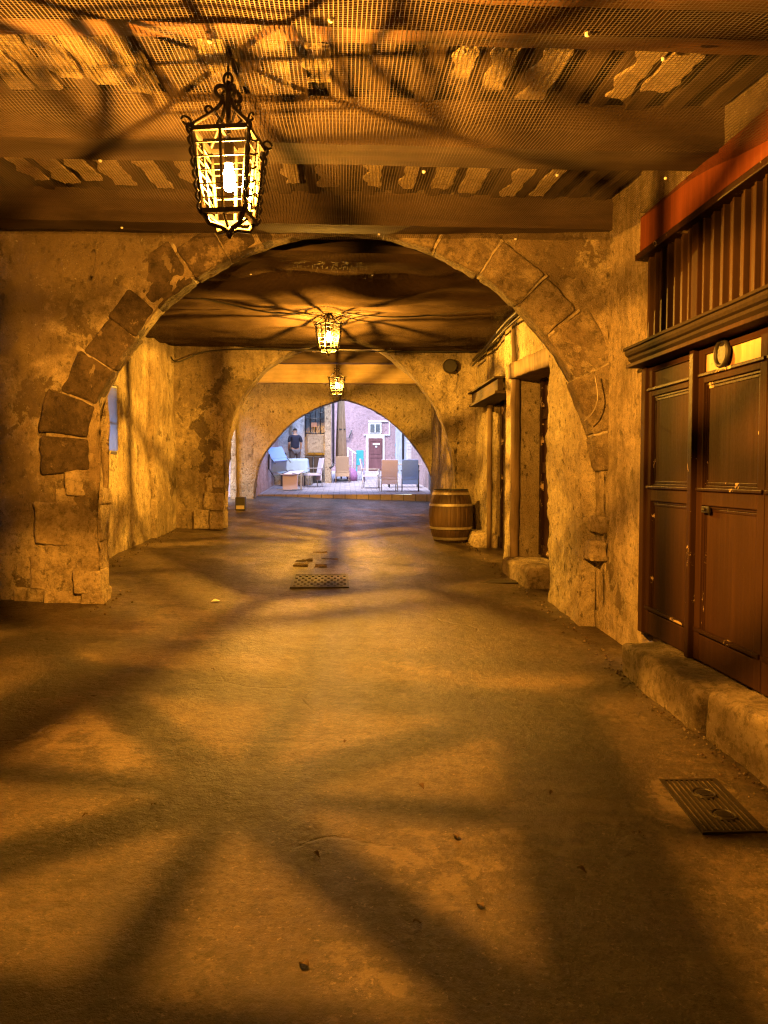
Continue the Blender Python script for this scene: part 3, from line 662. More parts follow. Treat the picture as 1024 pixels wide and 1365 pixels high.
    ld = bpy.data.lights.new('lamp_light', 'POINT'); ld.energy = power; ld.color = col; ld.shadow_soft_size = .006; bulb_light(ld)
    lo = bpy.data.objects.new('lamp_light', ld); C.objects.link(lo); lo.parent = t; lo.location = (0, 0, zc_)
    t.location = loc; t.rotation_euler = (0, 0, rz); t.scale = (sc, sc, sc); return t
p1 = at(304, 96, 3.45)
l1 = lantern(p1, math.radians(-9), .875, 'biggest lantern with curling iron scrolls, hanging closest overhead', 225, 0, (1, .375, .03))
p2 = at(438, 404, 10.5)
l2 = lantern(p2, math.radians(32), .87, 'second lantern with slatted iron cage below the sagging netting', 185, .1)
p3 = at(449, 487, 16.6)
l3 = lantern(p3, math.radians(45), .82, 'smallest lantern in front of the golden beam, farthest along', 125, .2)

# ------------------------------------------------------------------ shopfront on the right
XD = 2.29
sf = thing('shopfront', 'brown panelled wooden shopfront with slats and rust red fascia above', 'shopfront', (XD, 5.8, .38))
m = MB(); m.box((XD-.055, 2.5, 3.26), (XD+.1, 5.82, 3.54)); m.build('fascia_board', M['fascia'], sf, bevel=.006)
m = MB(); m.box((XD-.085, 2.5, 3.215), (XD+.1, 5.84, 3.262)); m.build('fascia_moulding', M['door_edge'], sf, bevel=.008)
m = MB(); m.box((XD+.05, 2.5, 2.56), (XD+.07, 5.82, 3.22), 1)
y = 2.55; rnd = random.Random(5)
while y < 5.78:
    w = rnd.uniform(.062, .08); m.box((XD+.0, y, 2.57), (XD+.05, y+w, 3.215)); m.box((XD-.02, y-.012, 2.57), (XD+.045, y+.008, 3.215)); y += rnd.uniform(.1, .125)
m.build('slatted_grille', [M['slat'], M['black']], sf, bevel=.003)
m = MB(); m.box((XD-.03, 4.9, 2.57), (XD+.06, 4.99, 3.213)); m.build('grille_post', M['door_paint'], sf, bevel=.005)
m = MB()
prof = [(-.02, 2.445), (-.07, 2.455), (-.095, 2.475), (-.095, 2.495), (-.115, 2.505), (-.125, 2.525), (-.125, 2.545), (-.14, 2.55), (-.14, 2.568), (.05, 2.585), (.05, 2.44)]
ys = [2.5+3.42*i/40 for i in range(41)]
vs = [Vector((XD+a, y, b+.006*noise.noise(Vector((y*2, b*9, 0))))) for y in ys for a, b in prof]; n = len(prof)
m.add(vs, [(i*n+k, i*n+(k+1) % n, (i+1)*n+(k+1) % n, (i+1)*n+k) for i in range(40) for k in range(n)] + [tuple(range(n)), tuple(reversed(range(40*n, 41*n)))])
for f in range(len(m.f)):
    pass
cz_ = m.build('cornice', M['cornice_wood'], sf)
m = MB(); m.box((XD-.12, 2.5, 2.415), (XD+.05, 5.9, 2.442)); m.build('cornice_soffit', M['door_paint'], sf, bevel=.004)
m = MB(); m.box((XD+.1, 2.5, .3), (XD+.3, 5.84, 3.6)); m.build('light_block', M['wall_dark'], sf)  # unseen panel added behind the doors and slats to block light
m = MB(); m.box((XD-.035, 4.925, .385), (XD+.06, 4.985, 2.41)); m.build('mullion', M['door_edge'], sf, bevel=.006)
m = MB(); m.box((XD-.02, 5.76, .385), (XD+.06, 5.84, 2.41)); m.build('door_jamb', M['door_paint'], sf, bevel=.006)
def leaf(y0, y1, top_mat, lock, label):     # one door leaf between y0 and y1
    o = thing.__call__ if False else None
    m = MB(); x = XD
    zt, zm, zb = 2.40, 1.47, .39; st = .075
    m.box((x, y0, zb), (x+.04, y0+st, zt)); m.box((x, y1-st, zb), (x+.04, y1, zt))            # stiles
    for a, b in ((2.36, 2.398), (2.18, 2.235), (1.40, 1.51), (.392, .56)):
        m.box((x+.001, y0+st, a), (x+.041, y1-st, b))
    d = m.build('door', M['door_paint'], sf, bevel=.005); d['label'] = label
    for a, b in ((1.51, 2.18), (.56, 1.40)):
        m = MB(); m.box((x+.022, y0+st, a), (x+.034, y1-st, b)); m.build('door_panel', M['door_paint'], d)
        m = MB()
        for q in (0, 1):
            e = .0 + q*.02; h = .012-q*.006
            for (ya, yb, za, zb2) in ((y0+st+e, y0+st+e+.018, a+e, b-e), (y1-st-e-.018, y1-st-e, a+e, b-e), (y0+st+e+.018, y1-st-e-.018, a+e, a+e+.018), (y0+st+e+.018, y1-st-e-.018, b-e-.018, b-e)):
                m.box((x+.014+q*.004, ya, za), (x+.024, yb, zb2))
        m.build('panel_moulding', M['door_edge'], d, bevel=.003)
    m = MB(); m.box((x+.016, y0+st, 2.235), (x+.034, y1-st, 2.36)); m.build('top_panel', top_mat, d)
    for h_, a, b in ((.014, 1.492, 1.512), (.01, .575, .60), (.016, 2.222, 2.243)):
        m = MB(); m.box((x-h_, y0+.01, a), (x+.008, y1-.01, b)); m.build('rail_moulding', M['door_edge'], d, bevel=.004)
    if lock:
        m = MB(); m.box((x-.012, y1-.2, 1.355), (x+.002, y1-.1, 1.395)); m.lathe([(.012, 0), (.014, .01), (.008, .02)], (x-.02, y1-.15, 1.365), 10); m.build('lock', M['iron'], d, bevel=.002)
        m = MB(); q = []
        for k in range(25):
            a = 2*math.pi*k/24; q.append((x-.012, (y1-.33)+.075*math.cos(a), 2.33+.075*math.sin(a)))
        m.tube(q, .016, 8, cap=False); m.build('vent_ring', M['iron'], d, smooth=True)
        m = MB(); m.lathe([(.0, 0), (.07, 0), (.07, .012), (0, .012)], (0, 0, 0), 24, cap=False)
        R = Matrix.Rotation(-math.pi/2, 3, 'Y'); m.v = [R @ v + Vector((x-.004, y1-.33, 2.33)) for v in m.v]; m.build('vent_disc', M['castiron'], d)
leaf(4.99, 5.755, M['door_paint'], False, 'narrow brown door leaf next to the wall')
leaf(4.10, 4.92, M['bare_board'], True, 'brown door leaf with worn pale top board')
leaf(3.26, 4.095, M['bare_board'], False, 'brown door leaf nearest the viewer')
leaf(2.5, 3.255, M['door_paint'], False, 'last brown door leaf')

# stone doorstep
st = thing('stone_step', 'long worn stone step under the brown shopfront doors', 'step', (2.2, 4.2, .2))
for i, (a, b, dx) in enumerate(((4.26, 5.52, 0), (3.02, 4.235, .025), (1.9, 3.0, .01))):
    m = MB(); m.sbox((2.02+dx, a, -.25), (2.62, b, .372+dx*.6), r=.045, amp=.9, seed=i*5.1); m.build('step_block', M['stone_step'], st, smooth=True)
# grit along the foot of the step
m = MB(); rnd = random.Random(9)
for i in range(260):
    y = rnd.uniform(2.6, 5.6); x = 2.02 - abs(rnd.gauss(0, .07)) + .02; r = rnd.uniform(.003, .011)
    z = fz(x, y); R = Matrix.Rotation(rnd.random()*6, 3, 'Z') @ Matrix.Rotation(rnd.random()*3, 3, 'X')
    q = [R @ Vector(v)*r for v in ((1,0,0),(0,1,0),(-1,0,0),(0,-1,0),(0,0,.8),(0,0,-.8))]
    m.add([Vector((x, y, z+r*.4))+v for v in q], [(0,1,4),(1,2,4),(2,3,4),(3,0,4),(1,0,5),(2,1,5),(3,2,5),(0,3,5)], i % 3)
for i in range(380):
    y = rnd.uniform(5.4, 13.5); sd = rnd.random() < .6
    x = (2.1 - abs(rnd.gauss(0, .08))) if sd else (-2.95 + abs(rnd.gauss(0, .1)))
    if not sd and 6.8 < y < 8: x += .65
    r = rnd.uniform(.004, .016); z = fz(x, y); R = Matrix.Rotation(rnd.random()*6, 3, 'Z')
    q = [R @ Vector(v)*r for v in ((1,0,0),(0,1,0),(-1,0,0),(0,-1,0),(0,0,.8),(0,0,-.8))]
    m.add([Vector((x, y, z+r*.4))+v for v in q], [(0,1,4),(1,2,4),(2,3,4),(3,0,4),(1,0,5),(2,1,5),(3,2,5),(0,3,5)], i % 3)
kind(m.build('grit', [M['voussoir_pale'], M['voussoir_dark'], M['leaf']]), 'stuff')

# ------------------------------------------------------------------ covers in the floor
def plate_frame(c, u, v): return lambda a, b, h=0.0: c + u*a + v*b + Vector((0, 0, h))
q = [floor_at(*p) for p in ((879,1043),(956,1042),(1017,1110),(940,1112))]
c = (q[0]+q[1]+q[2]+q[3])/4; c.z = fz(c.x, c.y)-.003; u = ((q[1]-q[0])+(q[2]-q[3]))/4; v = ((q[0]-q[3])+(q[1]-q[2]))/4
mc = thing('manhole_cover', 'ribbed iron manhole cover with two round bosses by the step', 'manhole cover', c)
PF = plate_frame(c, u, v)
m = MB()
def pbox(m, a0, a1, b0, b1, h0, h1, mi=0):
    m.add([PF(a0,b0,h0),PF(a1,b0,h0),PF(a1,b1,h0),PF(a0,b1,h0),PF(a0,b0,h1),PF(a1,b0,h1),PF(a1,b1,h1),PF(a0,b1,h1)], [(3,2,1,0),(4,5,6,7),(0,1,5,4),(1,2,6,5),(2,3,7,6),(3,0,4,7)], mi)
pbox(m, -1, 1, -1, 1, -.03, .001)
m.build('base_plate', M['castiron'], mc)
m = MB()
for a, b in ((-1.04, -.97), (.97, 1.04)): pbox(m, a, b, -1.04, 1.04, -.03, .012)
for a, b in ((-1.04, -.98), (.98, 1.04)): pbox(m, -.97, .97, a, b, -.03, .012)
m.build('rim', M['castiron'], mc)
m = MB(); ul, vl = u.length, v.length
cent = [(.12, .42), (.14, -.42)]; RR = .62*ul
for i in range(11):
    a = -.92 + i*1.84/10
    for j in range(40):
        b0 = -.97+j*1.94/40; b1 = b0+1.94/40; bm_ = (b0+b1)/2
        if all(math.hypot((a-ca)*ul, (bm_-cb)*vl) > RR*.62 for ca, cb in cent): pbox(m, a-.04, a+.04, b0, b1, .0, .013)
m.build('ribs', M['castiron'], mc)
for ca, cb in cent:
    m = MB(); R1 = RR*.6
    for r, h in ((R1, .007), (R1*.72, .005)):
        m.tube([PF(ca, cb, .008) + Vector((r*math.cos(t_), r*math.sin(t_), 0)) for t_ in [k*math.pi/16 for k in range(33)]], h, 6, cap=False)
    for k in range(-3, 4):
        w = math.sqrt(max(0, 1-(k/4.2)**2))*R1*.6; cc = PF(ca, cb, .008)
        m.box(cc+Vector((-w, k*R1*.16-.006, 0)), cc+Vector((w, k*R1*.16+.006, .007)))
    m.build('boss', M['castiron'], mc)
q = [floor_at(*p) for p in ((393,767),(463,767),(463,783),(389,783))]
c = (q[0]+q[1]+q[2]+q[3])/4; c.z = fz(c.x, c.y)-.003; u = ((q[1]-q[0])+(q[2]-q[3]))/4; v = ((q[0]-q[3])+(q[1]-q[2]))/4; PF = plate_frame(c, u, v)
dc = thing('drain_cover', 'small studded iron drain cover in the middle of the street', 'drain cover', c)
m = MB(); pbox(m, -1, 1, -1, 1, -.03, .008); m.build('base_plate', M['castiron'], dc)
m = MB()
for a, b in ((-1.05, -.97), (.97, 1.05)): pbox(m, a, b, -1.08, 1.08, -.03, .016)
for a, b in ((-1.08, -.97), (.97, 1.08)): pbox(m, -.97, .97, a, b, -.03, .016)
m.build('rim', M['castiron'], dc)
for i in range(16):
    for j in range(6):
        a = -.9+i*.12; b = -.8+j*.32
        if (i+j) % 2 == 0: m = MB(); pbox(m, a-.045, a+.045, b-.1, b+.1, .006, .018); m.build('stud', M['castiron'], dc)
p = floor_at(440, 735); m = MB()                       # cement patch and broken stones behind the cover
rnd = random.Random(3); bs = thing('broken_paving', 'rough cracked paving patch just beyond the drain cover', 'paving patch', p)
for i in range(7):
    q = floor_at(rnd.uniform(400, 440), rnd.uniform(734, 756)); q.z = fz(q.x, q.y); w = rnd.uniform(.06, .13); l = rnd.uniform(.06, .16)
    m = MB(); m.sbox((q.x-w, q.y-l, q.z-.06), (q.x+w, q.y+l, q.z+rnd.uniform(.0, .008)), r=.02, amp=.6, seed=i*1.7, n=4)
    m.build('paving_stone', M['voussoir_dark'], bs, smooth=True)
q = floor_at(664, 776); m = MB(); m.box((q.x-.3, q.y-.13, q.z-.03), (q.x+.3, q.y+.13, q.z+.012)); 
dp = tag(m.build('iron_plate', M['castiron'], bevel=.004, origin=q), 'flat dark iron plate in the street by the stone doorsteps', 'cover plate')

# ------------------------------------------------------------------ barrel
bp = floor_at(601, 721); bp.z = fz(bp.x, bp.y)
br = thing('wine_barrel', 'old dark oak wine barrel standing by the right wall', 'barrel', bp)
H = .88; rad = lambda z: .375 - .09*((z-H/2)/(H/2))**2
m = MB(); NS = 26; n = NS*4
vs = []; fs = []; zs = [H*i/16 for i in range(17)]
for z in zs:
    for k in range(n):
        th = 2*math.pi*k/n; r = rad(z) - (.005 if k % 4 == 0 else 0) + .003*noise.noise(Vector((k//4*3.1, 0, 0))); vs.append(bp + Vector((r*math.cos(th), r*math.sin(th), z)))
for i in range(16):
    for k in range(n): fs.append((i*n+k, i*n+(k+1) % n, (i+1)*n+(k+1) % n, (i+1)*n+k))
m.add(vs, fs); m.build('staves', M['oak'], br)
m = MB(); m.lathe([(0, H-.035), (.275, H-.035)], bp, 32, cap=False); m.lathe([(.286, H-.04), (.296, H+.004), (.27, H+.004), (.268, H-.035)], bp, 40, cap=False); m.build('barrel_head', M['black'], br)
for z0, z1 in ((.03, .075), (.21, .25), (.6, .64), (.79, .83)):
    m = MB(); m.lathe([(rad(z0)+.001, z0), (rad(z0)+.007, z0), (rad(z1)+.007, z1), (rad(z1)+.001, z1)], bp, 48, cap=False); m.build('hoop', M['hoop'], br, smooth=False)

# ------------------------------------------------------------------ right wall, middle bay: doors, posts, boxes
zf = lambda y: SL*y-.08
dr = thing('recessed_door', 'old brown wooden door recessed beside the rubble wall', 'door', (2.6, 9.1, zf(9.1)))
m = MB(); m.box((2.56, 8.2, .55), (2.61, 9.95, 2.95)); m.build('door_boards', M['door_paint'], dr)
m = MB()
for a, b in ((8.2, 8.32), (9.02, 9.14), (9.83, 9.95)): m.box((2.53, a, .55), (2.565, b, 2.95))
for z in (.55, 1.62, 2.3, 2.8): m.box((2.535, 8.32, z), (2.562, 9.83, z+.13))
m.build('door_rails', M['door_edge'], dr, bevel=.004)
m = MB(); m.slab((2.16, 8.0, 2.44), (2.7, 10.15, 2.63), .08, .7, seed=2); lt = tag(m.build('door_lintel', M['timber_z'], smooth=True, merge=.0005), 'heavy worn timber lintel over the recessed door', 'lintel')
m = MB(); m.sbox((2.06, 8.7, -.2+.36), (2.6, 9.95, .36+.16), r=.05, amp=1.3, seed=3); tag(m.build('stone_step', M['stone_step'], smooth=True), 'broken stone step below the recessed door', 'step')
m = MB(); m.box((2.3, 8.4, 3.12), (2.32, 9.7, 3.4)); 
m = MB(); pts = []
pl = at(690, 430, 10.12); pb = at(692, 760, 10.12)
for i in range(22):
    f = i/21; z = (zf(10.1)-.05)*(1-f) + (SL*10.1+3.5)*f; pts.append((2.24+.004*math.sin(i*1.3), 10.08, z))
m.tube(pts, [.062+.015*noise.noise(Vector((i*.9, 0, 0))) for i in range(22)], 10)
m.v = [p + dn(p, .25) for p in m.v]
tag(m.build('wooden_post', M['timber_z'], smooth=True), 'tall pale weathered post between the two recessed doorways', 'post')
m = MB(); m.tube([(2.33+.003*math.sin(i*1.1), 12.35, zf(12.3)+i*.31) for i in range(12)], .042, 8)
m.v = [p + dn(p, .2) for p in m.v]
tag(m.build('wooden_post', M['timber_z'], smooth=True), 'thin pale post next to the small cream wall box', 'post')
d2 = thing('recessed_door', 'dark closed shop door under the small wooden ledge', 'door', (2.58, 11.5, zf(11.5)))
m = MB(); m.box((2.54, 10.7, .36), (2.59, 12.4, 2.98)); m.build('door_boards', M['wall_dark'], d2)
m = MB(); 
for a, b in ((10.7, 10.82), (12.28, 12.4)): m.box((2.51, a, .36), (2.545, b, 2.98))
m.build('door_rails', M['door_edge'], d2)
lg = thing('shop_ledge', 'small dark wooden ledge projecting over the farther doorway', 'ledge', (2.3, 11.5, 2.7))
m = MB(); m.box((2.08, 10.66, 2.72), (2.4, 12.9, 2.76)); m.build('ledge_board', M['timber_y'], lg, bevel=.005)
m = MB(); m.box((2.12, 10.68, 2.765), (2.2, 12.86, 2.93)); m.box((2.06, 10.64, 2.93), (2.24, 12.9, 2.955)); m.build('ledge_fascia', M['timber_y'], lg, bevel=.005)
m = MB(); m.sbox((2.08, 12.35, .3), (2.5, 13.3, .62), r=.06, amp=1.4, seed=8); tag(m.build('kerb_stone', M['stone'], smooth=True), 'low rough kerb stone at the wall behind the barrel', 'kerb stone')
a = at(636, 628, 13.62); b = at(657, 657, 13.62)
mb = thing('wall_box', 'small cream metal box fixed to the wall above the barrel', 'meter box', (a.x, 13.6, b.z))
m = MB(); m.box((a.x, 13.5, b.z), (b.x, 13.72, a.z)); m.build('box_body', M['cream_metal'], mb, bevel=.006)
m = MB(); m.box((a.x+.02, 13.488, b.z+.09), (b.x-.07, 13.499, a.z-.03)); m.build('box_door', M['hoop'], mb, bevel=.003)
m = MB(); m.box((a.x-.02, 13.47, a.z), (b.x+.02, 13.72, a.z+.02)); m.build('box_lid', M['cream_metal'], mb, bevel=.004)
p = at(600, 488, 13.6); m = MB(); m.lathe([(.0, .0), (.11, 0), (.125, .03), (.125, .09)], (0, 0, 0), 20, cap=False)
R = Matrix.Rotation(math.pi/2, 3, 'X'); m.v = [Vector((p.x+v_.x, 13.55+v_.z, p.z+v_.y)) for v_ in m.v]
tag(m.build('junction_box', M['castiron'], smooth=False), 'round dark junction box high on the middle arch', 'junction box')
# window in the left wall
wz = at(145, 600, 9.9).z
w = thing('small_window', 'small dusty blue window in the streaked left wall', 'window', (-3.3, 9.7, 1.9))
for a_, b_ in (((-3.09, 9.1, 1.86), (-3.055, 9.13, 2.78)), ((-3.09, 10.57, 1.86), (-3.055, 10.6, 2.78)), ((-3.09, 9.13, 1.86), (-3.055, 10.57, 1.9)), ((-3.09, 9.13, 2.74), (-3.055, 10.57, 2.78)), ((-3.085, 9.13, 2.27), (-3.06, 10.57, 2.285))):
    m = MB(); m.box(a_, b_); m.build('window_frame', M['dark_metal'], w, bevel=.004)
m = MB(); m.box((-3.055, 9.13, 1.9), (-3.07, 10.57, 2.74)); m.build('pane', M['glass'], w)

# small box by the left doorway
p = floor_at(321, 680); p.z = fz(p.x, p.y); bx = thing('floor_box', 'small black box with white front at the left doorway', 'box', p)
m = MB(); m.box((p.x-.11, p.y-.1, p.z), (p.x+.11, p.y+.12, p.z+.3)); m.build('box_body', M['black'], bx, bevel=.01)
m = MB(); m.box((p.x-.09, p.y-.112, p.z+.03), (p.x+.09, p.y-.1, p.z+.11)); m.build('front_label', M['hoop'], bx)
# litter
p = floor_at(287, 803); m = MB(); m.add([p+Vector(v_) for v_ in ((-.04,-.02,.012),(.035,-.035,.02),(.045,.03,.01),(-.02,.045,.025),(0,0,.035))], [(0,1,4),(1,2,4),(2,3,4),(3,0,4)])
tag(m.build('paper_scrap', M['paper'], origin=p), 'crumpled scrap of white paper on the street', 'litter')
lf = None; rnd = random.Random(12)
for (px, py) in ((422,1141),(405,1288),(113,1090),(556,1232),(562,1051),(776,1163),(460,990),(854,1113),(700,998),(284,893),(735,1060),(608,1118),(205,1075),(640,1210)):
    p = floor_at(px, py); p.z = fz(p.x, p.y)+.006
    if lf is None:
        m = MB(); m.grid(lambda a_, b_: p + Vector(((a_-.5)*.03*math.sin(math.pi*min(.98, b_+.06)), (b_-.5)*.045, .008*math.sin(b_*5)+.02*abs(a_-.5)*.6)), 4, 6)
        lf = m.build('dry_leaf', M['leaf'], origin=p); tag(lf, 'tiny dark dry leaf lying on the open street', 'leaf', 'dry leaves scattered on the street'); o = lf
    else:
        o = lf.copy(); C.objects.link(o); o.location = p
    sc = rnd.uniform(.5, 1.1); o.rotation_euler = (0, 0, rnd.random()*6); o.scale = (sc, sc, sc)

# ------------------------------------------------------------------ courtyard
# side houses
def house(name, label, mat, a, b, amp=.5, loc=None, step=.25):
    t = thing(name, label, 'house', loc or ((a[0]+b[0])/2, (a[1]+b[1])/2, a[2]))
    m = MB(); m.slab(a, b, step, amp, shear=False, seed=a[0]); m.build('wall', mat, t, smooth=False); return t
lh = house('rose_house', 'rose rendered house wall just left of the farthest arch', M['pink_wall'], (-6, 21.6, .5), (-2.5, 29.3, 8.0))
gh = house('grey_house', 'grey blue house with iron window grille behind the person', M['grey_wall'], (-5.5, 29.4, .8), (-.78, 33, 10))
c0 = at(407, 520, 29.3); c1 = at(434, 606, 29.3)
m = MB(); m.box((c0.x-.03, 29.3, c1.z), (c1.x, 29.42, c0.z+.8)); m.build('window_recess', M['dark_glass'], gh)
m = MB(); z0 = at(0, 603, 29.2).z; z1 = at(0, 578, 29.2).z
m.box((c0.x+.08, 29.2, z0), (c1.x-.06, 29.3, z1)); m.build('stone_panel', M['buff_wall'], gh, bevel=.01)
m = MB(); zz = at(0, 568, 29.2).z; m.box((c0.x+.22, 29.22, zz), (c1.x-.32, 29.3, zz+.17)); m.build('wall_plaque', M['tile'], gh)
m = MB()
for i in range(5): x = c0.x+(c1.x-c0.x)*i/4; m.tube([(x, 29.24, z1-.1), (x, 29.24, c0.z+.8)], .018, 6)
for z in (z1+.05, z1+.6, z1+1.25): m.tube([(c0.x, 29.23, z), (c1.x, 29.23, z)], .02, 6)
for sx in (0, 1):
    cx = c0.x+.16 if sx == 0 else c1.x-.16
    m.tube([(cx+.12*math.cos(t_), 29.2, z1+.93+.12*math.sin(t_)) for t_ in [k*.35 for k in range(19)]], .016, 6)
m.build('window_grille', M['dark_metal'], gh, smooth=True)
m = MB(); x = at(388, 600, 29.25).x; m.tube([(x, 29.25, 1.2), (x, 29.25, 8)], .06, 10); m.lathe([(.075, 0), (.075, .08)], (x, 29.25, at(0, 591, 29.25).z), 10); m.build('drainpipe', M['hoop'], gh, smooth=True)
m = MB(); zz = at(0, 625, 29).z; a = at(404, 0, 29).x; b = at(427, 0, 29).x
hf = thing('black_crate', 'dark planter boxes against the grey house wall', 'planter', ((a+b)/2, 29, cz(29)))
for i in range(2):
    m = MB(); xa = a+(b-a)*i*.52; m.box((xa, 28.75, cz(29)), (xa+(b-a)*.46, 29.15, at(0, 608, 29).z)); m.build('planter_box', M['black'], hf, bevel=.015)
a = at(433, 600, 28.9); b = at(441, 600, 28.9)
m = MB(); m.slab((a.x, 28.7, .9), (b.x+.02, 29.6, 9), .2, .3, shear=False); pil = tag(m.build('stone_pilaster', M['buff_wall']), 'tall buff stone pilaster at the corner of the grey house', 'pilaster')
x = at(444.5, 600, 28.8).x; m = MB(); m.tube([(x, 28.8, at(0, 617, 28.8).z), (x, 28.8, 8)], .045, 8); m.tube([(x, 28.8, at(0, 617, 28.8).z), (x-.03, 28.75, at(0, 621, 28.8).z), (x-.14, 28.7, at(0, 624, 28.8).z)], .045, 8)
tag(m.build('drainpipe', M['dark_metal'], smooth=True), 'dark drainpipe between the buff pilaster and the closed parasol', 'drainpipe')
st2 = MB(); st2.sbox((-2.5, 27.4, .9), (-1.2, 29.3, cz(28)+.33), r=.04, amp=.6); tag(st2.build('stone_landing', M['stone'], smooth=True), 'low stone landing the person stands on', 'landing')
# pink house at the back
YP = 41.0
ph = house('pink_house', 'pink house with maroon door facing the arch across the courtyard', M['pink'], (-4, YP, 1), (3.15, YP+4, 20), .3)
P = lambda px, py: at(px, py, YP)
def rect(name, mat, px0, py0, px1, py1, d0, d1, par=ph, bevel=.01):
    a = P(px0, py0); b = P(px1, py1); m = MB(); m.box((a.x, YP-d0, b.z), (b.x, YP-d1, a.z)); return m.build(name, mat, par, bevel=bevel)
rect('door_surround', M['white'], 488, 581, 512.5, 629, .08, -.05)
pd = rect('door', M['maroon'], 491, 584, 510, 629, .13, .075)
m = MB(); a = P(492.6, 587); b = P(508.4, 605); c_ = P(492.6, 609); d_ = P(508.4, 626)
for p_, q_ in ((a, b), (c_, d_)):
    for (x0, x1, zz0, zz1) in ((p_.x, q_.x, p_.z-.05, p_.z), (p_.x, q_.x, q_.z, q_.z+.05), (p_.x, p_.x+.05, q_.z+.05, p_.z-.05), (q_.x-.05, q_.x, q_.z+.05, p_.z-.05)): m.box((x0, YP-.15, zz0), (x1, YP-.13, zz1))
m.build('door_panels', M['maroon'], pd)
rect('door_sign', M['white'], 497, 591, 506, 593.2, .16, .13, pd, 0)
rect('door_knocker', M['white'], 500.3, 594.4, 502.6, 596.4, .17, .13, pd, 0)
wf = rect('window', M['white'], 491.5, 563.5, 508.5, 578, .07, -.05)
rect('pane', M['dark_glass'], 493.5, 565.5, 506.5, 576.5, .09, .06, wf, 0)
rect('glazing_bar', M['white'], 499.6, 565.5, 500.6, 576.5, .11, .09, wf, 0)
rect('cornice_trim', M['white'], 485, 579, 520, 580.5, .06, -.02)
rect('wall_trim', M['white'], 518.6, 554, 520, 579, .06, -.02)
rect('wall_trim', M['white'], 491, 561, 517, 562.2, .06, -.02)
m = MB(); a = P(457.5, 596); b = P(460, 640); m.tube([(a.x+.05, YP-.07, 1.5), (a.x+.05, YP-.07, P(0, 583).z), (a.x+.3, YP-.1, P(0, 583).z), (a.x+.45, YP-.12, P(0, 572).z)], .035, 8); m.build('service_pipe', M['dark_metal'], ph, smooth=True)
# handrail of the outside steps
sr = thing('handrail', 'white sloping handrail at the foot of the pink house', 'handrail', P(472, 625))
m = MB(); a = at(464, 597, 39); b = at(482, 610, 37.5); m.tube([a, b, b+Vector((0, 0, -.8))], .03, 8); m.build('rail', M['white'], sr, smooth=True)
m = MB()
for f in (.0, .33, .66): q = a.lerp(b, f); m.tube([q, (q.x, q.y, cz(q.y))], .018, 6)
m.build('posts', M['white'], sr, smooth=True)
m = MB(); a = at(528, 577, 40.8); b = at(535, 612, 40.8)
m.grid(lambda u_, v_: Vector((a.x+(b.x-a.x)*u_+.06*math.sin(v_*14)*(1-u_), 40.82+.05*math.sin(u_*9), a.z+(b.z-a.z)*v_-.25*(1-u_)*(1-v_))), 10, 16)
m.grid(lambda u_, v_: Vector((a.x+(b.x-a.x)*u_+.06*math.sin(v_*14)*(1-u_), 40.86+.05*math.sin(u_*9), a.z+(b.z-a.z)*v_-.25*(1-u_)*(1-v_))), 10, 16, 0, True)
tag(m.build('hanging_cloth', M['turq'], smooth=True), 'ragged turquoise cloth hanging on the pink house corner', 'cloth')
# right: shuttered house and rose wall
rh = house('shuttered_house', 'pale lavender house with tall shutters right of the pink house', M['grey_wall'], (2.62, 31.5, .9), (6, 40, 10), .3)
for i, (xa, xb) in enumerate(((542, 549), (551, 558), (561, 567))):
    a = at(xa, 548, 31.4); b = at(xb, 622, 31.4); m = MB(); m.box((a.x, 31.38, b.z), (b.x, 31.5, a.z+1))
    for k in range(26): z = b.z+.06+k*.13; m.box((a.x+.03, 31.36, z), (b.x-.03, 31.38, z+.08))
    m.build('shutter', M['shutter'], rh)
x = at(537.5, 600, 31.3).x; m = MB(); m.tube([(x, 31.3, 1.2), (x, 31.3, 9)], .05, 8); tag(m.build('drainpipe', M['dark_metal'], smooth=True), 'dark drainpipe at the corner of the shuttered house', 'drainpipe')
rw = house('rose_house', 'rose rendered house wall just right of the farthest arch', M['pink_wall'], (2.72, 21.6, .5), (6, 31.4, 8.0))
m = MB(); m.box((2.66, 23.8, cz(24)), (2.72, 24.5, cz(24)+2.05)); m.build('side_door', M['dark_metal'], rw, bevel=.01)
lnh = house('lane_house', 'pale house across the lane, glimpsed through window and doorway', M['grey_wall'], (-10, -6, -.4), (-6.2, 21.4, 5), .4, None, .5)

# closed parasol
p = at(455, 640, 30.2); p.z = cz(30.2)
pa = thing('closed_parasol', 'closed parasol wrapped in tan canvas in the courtyard', 'parasol', p)
m = MB(); m.tube([(p.x, p.y, p.z), (p.x, p.y, p.z+4.2)], .03, 8); m.build('pole', M['dark_metal'], pa, smooth=True)
m = MB(); nn = 24; vs = []; prof = [(.16, .75), (.19, .85), (.19, 1.2), (.17, 1.9), (.135, 2.8), (.1, 3.6), (.04, 4.2)]
for r, z in prof:
    for k in range(nn): th = 2*math.pi*k/nn; rr = r*(1+.16*math.cos(th*6+z*.4)); vs.append((p.x+rr*math.cos(th), p.y+rr*math.sin(th), p.z+z))
m.add(vs, [(i*nn+k, i*nn+(k+1) % nn, (i+1)*nn+(k+1) % nn, (i+1)*nn+k) for i in range(len(prof)-1) for k in range(nn)]); m.build('folded_canopy', M['canvas'], pa, smooth=True)
m = MB(); zz = at(0, 572, 30.2).z-p.z; m.lathe([(.17, zz), (.172, zz+.05)], p, 20, cap=False); m.build('strap', M['dark_metal'], pa)
m = MB(); m.lathe([(.28, 0), (.3, .03), (.28, .08), (.05, .1)], p, 20); m.build('base', M['dark_metal'], pa)

